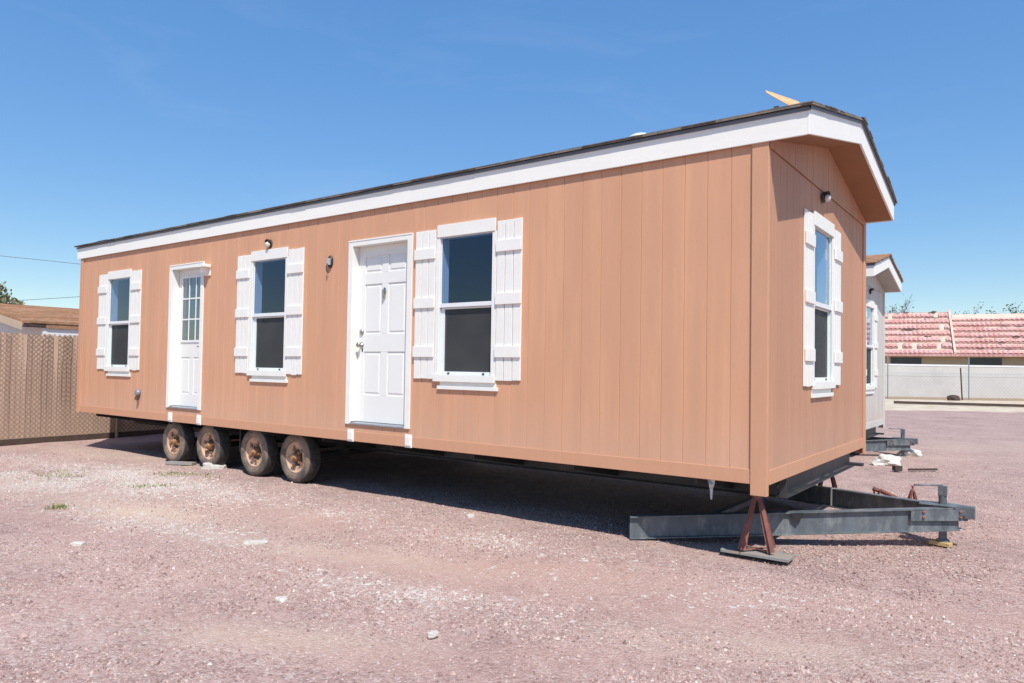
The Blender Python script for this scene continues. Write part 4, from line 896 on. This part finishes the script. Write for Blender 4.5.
# loose gravel stones lying on the sheet: one uncountable mass
def gravel():
    pos = []; size = []; colv = []
    CX, CY = 1.77, -5.82; pals = np.array([(.26, .165, .155), (.41, .275, .25), (.475, .33, .30), (.52, .38, .345), (.43, .315, .30), (.57, .45, .41), (.35, .235, .22)])
    N_ = 340000; th = np.radians(36.4)+np.radians(rng.uniform(-46, 46, N_)); r = 2.2+rng.random(N_)**1.45*12.5
    X = CX-np.sin(th)*r; Y = CY+np.cos(th)*r
    for i in range(N_):
        x, y = X[i], Y[i]
        if y > .9 and x < .0: continue
        if not(-14 < x < 4.9 and -5.9 < y < 8.8): continue
        w, t, rr = masks(x, y)
        n = vn(x, y, 1.1, 31)+.6*vn(x, y, 3.1, 37)
        if random.random() < max(.15*0, min(.95, .34-1.0*n+.8*t+1.0*rr)): continue
        s = .0032+.0076*random.random()**2.4+(.008 if random.random() < .015 else 0)
        if random.random() < .010+.62*w: c = np.array((.62, .57, .51))*random.uniform(.55, 1.0); s = min(s*1.6, .014)
        else: c = pals[random.randrange(7)]*np.array((1, 1, .965))*random.uniform(.68, 1.12)
        z = .024*vn(x, y, .7, 5)+.012*vn(x, y, 2.4, 8)-.008
        pos.append((x, y, z)); size.append(s); colv.append(c)
    n = len(pos); pos = np.array(pos); size = np.array(size); colv = np.array(colv)
    octa = np.array([(1, 0, 0), (.3, .95, 0), (-.8, .6, 0), (-.8, -.6, 0), (.3, -.95, 0), (.25, .2, .95), (-.3, -.15, .9)], float)
    faces = np.array([(0, 1, 5), (1, 2, 5), (2, 6, 5), (2, 3, 6), (3, 4, 6), (4, 0, 5), (4, 5, 6)])
    k = len(octa); V = octa[None]*(1+rng.uniform(-.28, .28, (n, k, 3)))
    a = rng.uniform(0, 6.283, n); ca, sa = np.cos(a), np.sin(a)
    V = V*np.stack([rng.uniform(.7, 1.35, n), rng.uniform(.6, 1, n), rng.uniform(.6, 1.35, n)], 1)[:, None, :]
    x = V[:, :, 0]*ca[:, None]-V[:, :, 1]*sa[:, None]; y = V[:, :, 0]*sa[:, None]+V[:, :, 1]*ca[:, None]
    V = np.stack([x, y, V[:, :, 2]], 2)*size[:, None, None]+pos[:, None, :]
    Fc = (faces[None]+(np.arange(n)*k)[:, None, None]).reshape(-1)
    me = bpy.data.meshes.new('gravel'); me.vertices.add(n*k); me.vertices.foreach_set('co', V.reshape(-1).astype(np.float32))
    nf = n*len(faces); me.loops.add(nf*3); me.loops.foreach_set('vertex_index', Fc.astype(np.int32)); me.polygons.add(nf); me.polygons.foreach_set('loop_start', np.arange(nf, dtype=np.int32)*3)
    me.update(calc_edges=True)
    cc = np.ones((n, k, 4), np.float32); cc[:, :, :3] = colv[:, None, :]
    at = me.color_attributes.new('stone', 'FLOAT_COLOR', 'POINT'); at.data.foreach_set('color', cc.ravel())
    m = bpy.data.materials.new('loose_gravel'); m.use_nodes = True; nt = m.node_tree; b = nt.nodes['Principled BSDF']; b.inputs['Roughness'].default_value = .9; b.inputs['Specular IOR Level'].default_value = .2
    an = nt.nodes.new('ShaderNodeAttribute'); an.attribute_name = 'stone'; nz = nt.nodes.new('ShaderNodeTexNoise'); nz.inputs['Scale'].default_value = 150; tc = nt.nodes.new('ShaderNodeTexCoord'); nt.links.new(tc.outputs['Object'], nz.inputs['Vector'])
    mx = nt.nodes.new('ShaderNodeMix'); mx.data_type = 'RGBA'; mx.blend_type = 'OVERLAY'; mx.inputs['Factor'].default_value = .35; nt.links.new(an.outputs['Color'], mx.inputs['A']); nt.links.new(nz.outputs['Fac'], mx.inputs['B']); nt.links.new(mx.outputs['Result'], b.inputs['Base Color'])
    me.materials.append(m); o = bpy.data.objects.new('gravel', me); COL.objects.link(o); o['kind'] = 'stuff'; o['label'] = 'loose red and white crushed gravel covering the yard'; o['category'] = 'gravel'
gravel()

# small weeds
def weed(loc, sx, sy, n, h, label, rz=0):
    m = MB()
    for _ in range(n):
        x, y = random.gauss(0, sx), random.gauss(0, sy); a = random.uniform(0, 6.28); hh = h*random.uniform(.4, 1.2); l = hh*random.uniform(.3, 1.1); w = .006
        d = Vector((math.cos(a), math.sin(a), 0)); s_ = Vector((-d.y, d.x, 0))*w; p = Vector((x, y, 0)); q = p+d*l*.5+Vector((0, 0, hh*.7)); e = p+d*l+Vector((0, 0, hh))
        m.poly([p-s_, p+s_, q+s_*.8, q-s_*.8, e], [(0, 1, 2, 3), (3, 2, 4)])
    o = m.build('weed_tuft', 'grass', None); o.location = loc; o.rotation_euler = (0, 0, rz); tag(o, label, 'weed')
weed((-7.75, -.42, 0), .28, .10, 230, .035, 'low strip of green weeds in front of the rear wheels', .5)
weed((-7.2, -1.15, 0), .16, .07, 110, .028, 'sparse yellow green weeds left of the wheel weeds', .7)
weed((-6.63, -2.48, 0), .06, .05, 70, .045, 'small dark green weed clump beside the white gravel patch')
weed((-9.0, -1.55, 0), .22, .16, 120, .028, 'faint weeds growing in the white gravel at the left')

# ------------------------------------------------------------------ sky, sun, camera
SUN = Vector((1.0, -.89, 1.87)).normalized(); elev = math.asin(SUN.z)
w = bpy.data.worlds.new('World'); scene.world = w; w.use_nodes = True; nt = w.node_tree; N = nt.nodes; L = nt.links; bgd = N['Background']
sk = N.new('ShaderNodeTexSky'); sk.sky_type = 'NISHITA'; sk.sun_disc = False; sk.sun_elevation = elev; sk.sun_rotation = math.atan2(SUN.x, SUN.y)
sk.altitude = 300; sk.air_density = 1.0; sk.dust_density = .4; sk.ozone_density = 2.2
hs = N.new('ShaderNodeSeparateColor'); hs.mode = 'HSV'; hc = N.new('ShaderNodeCombineColor'); hc.mode = 'HSV'
pw = N.new('ShaderNodeMath'); pw.operation = 'POWER'; pw.inputs[1].default_value = .47; ml = N.new('ShaderNodeMath'); ml.operation = 'MULTIPLY'; ml.inputs[1].default_value = 2.9
st = N.new('ShaderNodeMath'); st.operation = 'MULTIPLY'; st.inputs[1].default_value = 1.22; st.use_clamp = True
L.new(sk.outputs[0], hs.inputs[0]); L.new(hs.outputs[0], hc.inputs[0]); L.new(hs.outputs[1], st.inputs[0]); L.new(st.outputs[0], hc.inputs[1])
L.new(hs.outputs[2], pw.inputs[0]); L.new(pw.outputs[0], ml.inputs[0]); L.new(ml.outputs[0], hc.inputs[2]); tcw = N.new('ShaderNodeTexCoord'); mpw = N.new('ShaderNodeMapping'); mpw.inputs['Scale'].default_value = (2.2, 2.2, 9); mpw.inputs['Rotation'].default_value = (.25, .1, .4); L.new(tcw.outputs['Generated'], mpw.inputs['Vector'])
nw = N.new('ShaderNodeTexNoise'); nw.inputs['Scale'].default_value = 1.6; nw.inputs['Detail'].default_value = 9; nw.inputs['Roughness'].default_value = .6; nw.inputs['Distortion'].default_value = .6; L.new(mpw.outputs[0], nw.inputs['Vector'])
rw = N.new('ShaderNodeValToRGB'); rw.color_ramp.elements[0].position = .54; rw.color_ramp.elements[1].position = .8; rw.color_ramp.elements[1].color = (.075, .075, .075, 1); L.new(nw.outputs['Fac'], rw.inputs['Fac'])
mw = N.new('ShaderNodeMix'); mw.data_type = 'RGBA'; L.new(rw.outputs['Color'], mw.inputs['Factor']); L.new(hc.outputs[0], mw.inputs['A']); mw.inputs['B'].default_value = (6.2, 6.8, 7.4, 1); L.new(mw.outputs['Result'], bgd.inputs['Color']); bgd.inputs['Strength'].default_value = .13
sd = bpy.data.lights.new('sun', 'SUN'); sd.energy = 5.0; sd.angle = math.radians(.5); sd.color = (1.0, .95, .87)
so = bpy.data.objects.new('sun', sd); COL.objects.link(so); so.rotation_euler = SUN.to_track_quat('Z', 'Y').to_euler(); so.location = (20, -18, 40)
cd = bpy.data.cameras.new('camera'); co = bpy.data.objects.new('camera', cd); COL.objects.link(co); scene.camera = co
yaw, pitch, roll = math.radians(36.39830707), math.radians(1.52711253), math.radians(.86882556)
Fw = Vector((math.sin(-yaw)*math.cos(pitch), math.cos(yaw)*math.cos(pitch), math.sin(pitch))); r0 = Vector((math.cos(yaw), math.sin(yaw), 0)); u0 = r0.cross(Fw)
Rr = r0*math.cos(roll)+u0*math.sin(roll); Uu = -r0*math.sin(roll)+u0*math.cos(roll)
mt = Matrix((Rr, Uu, -Fw)).transposed().to_4x4(); mt.translation = Vector((1.76566307, -5.82291133, .89626644+ZB)); co.matrix_world = mt
cd.sensor_width = 36; cd.lens = 721.2174493822287/1024*36; cd.shift_y = 6.879106820318171/1024; cd.clip_end = 3000; cd.clip_start = .05
scene.view_settings.view_transform = 'Standard'; scene.view_settings.look = 'None'; scene.view_settings.exposure = 0
scene.render.engine = 'CYCLES'; scene.cycles.transparent_max_bounces = 16
scene.render.resolution_x, scene.render.resolution_y = 1024, 683
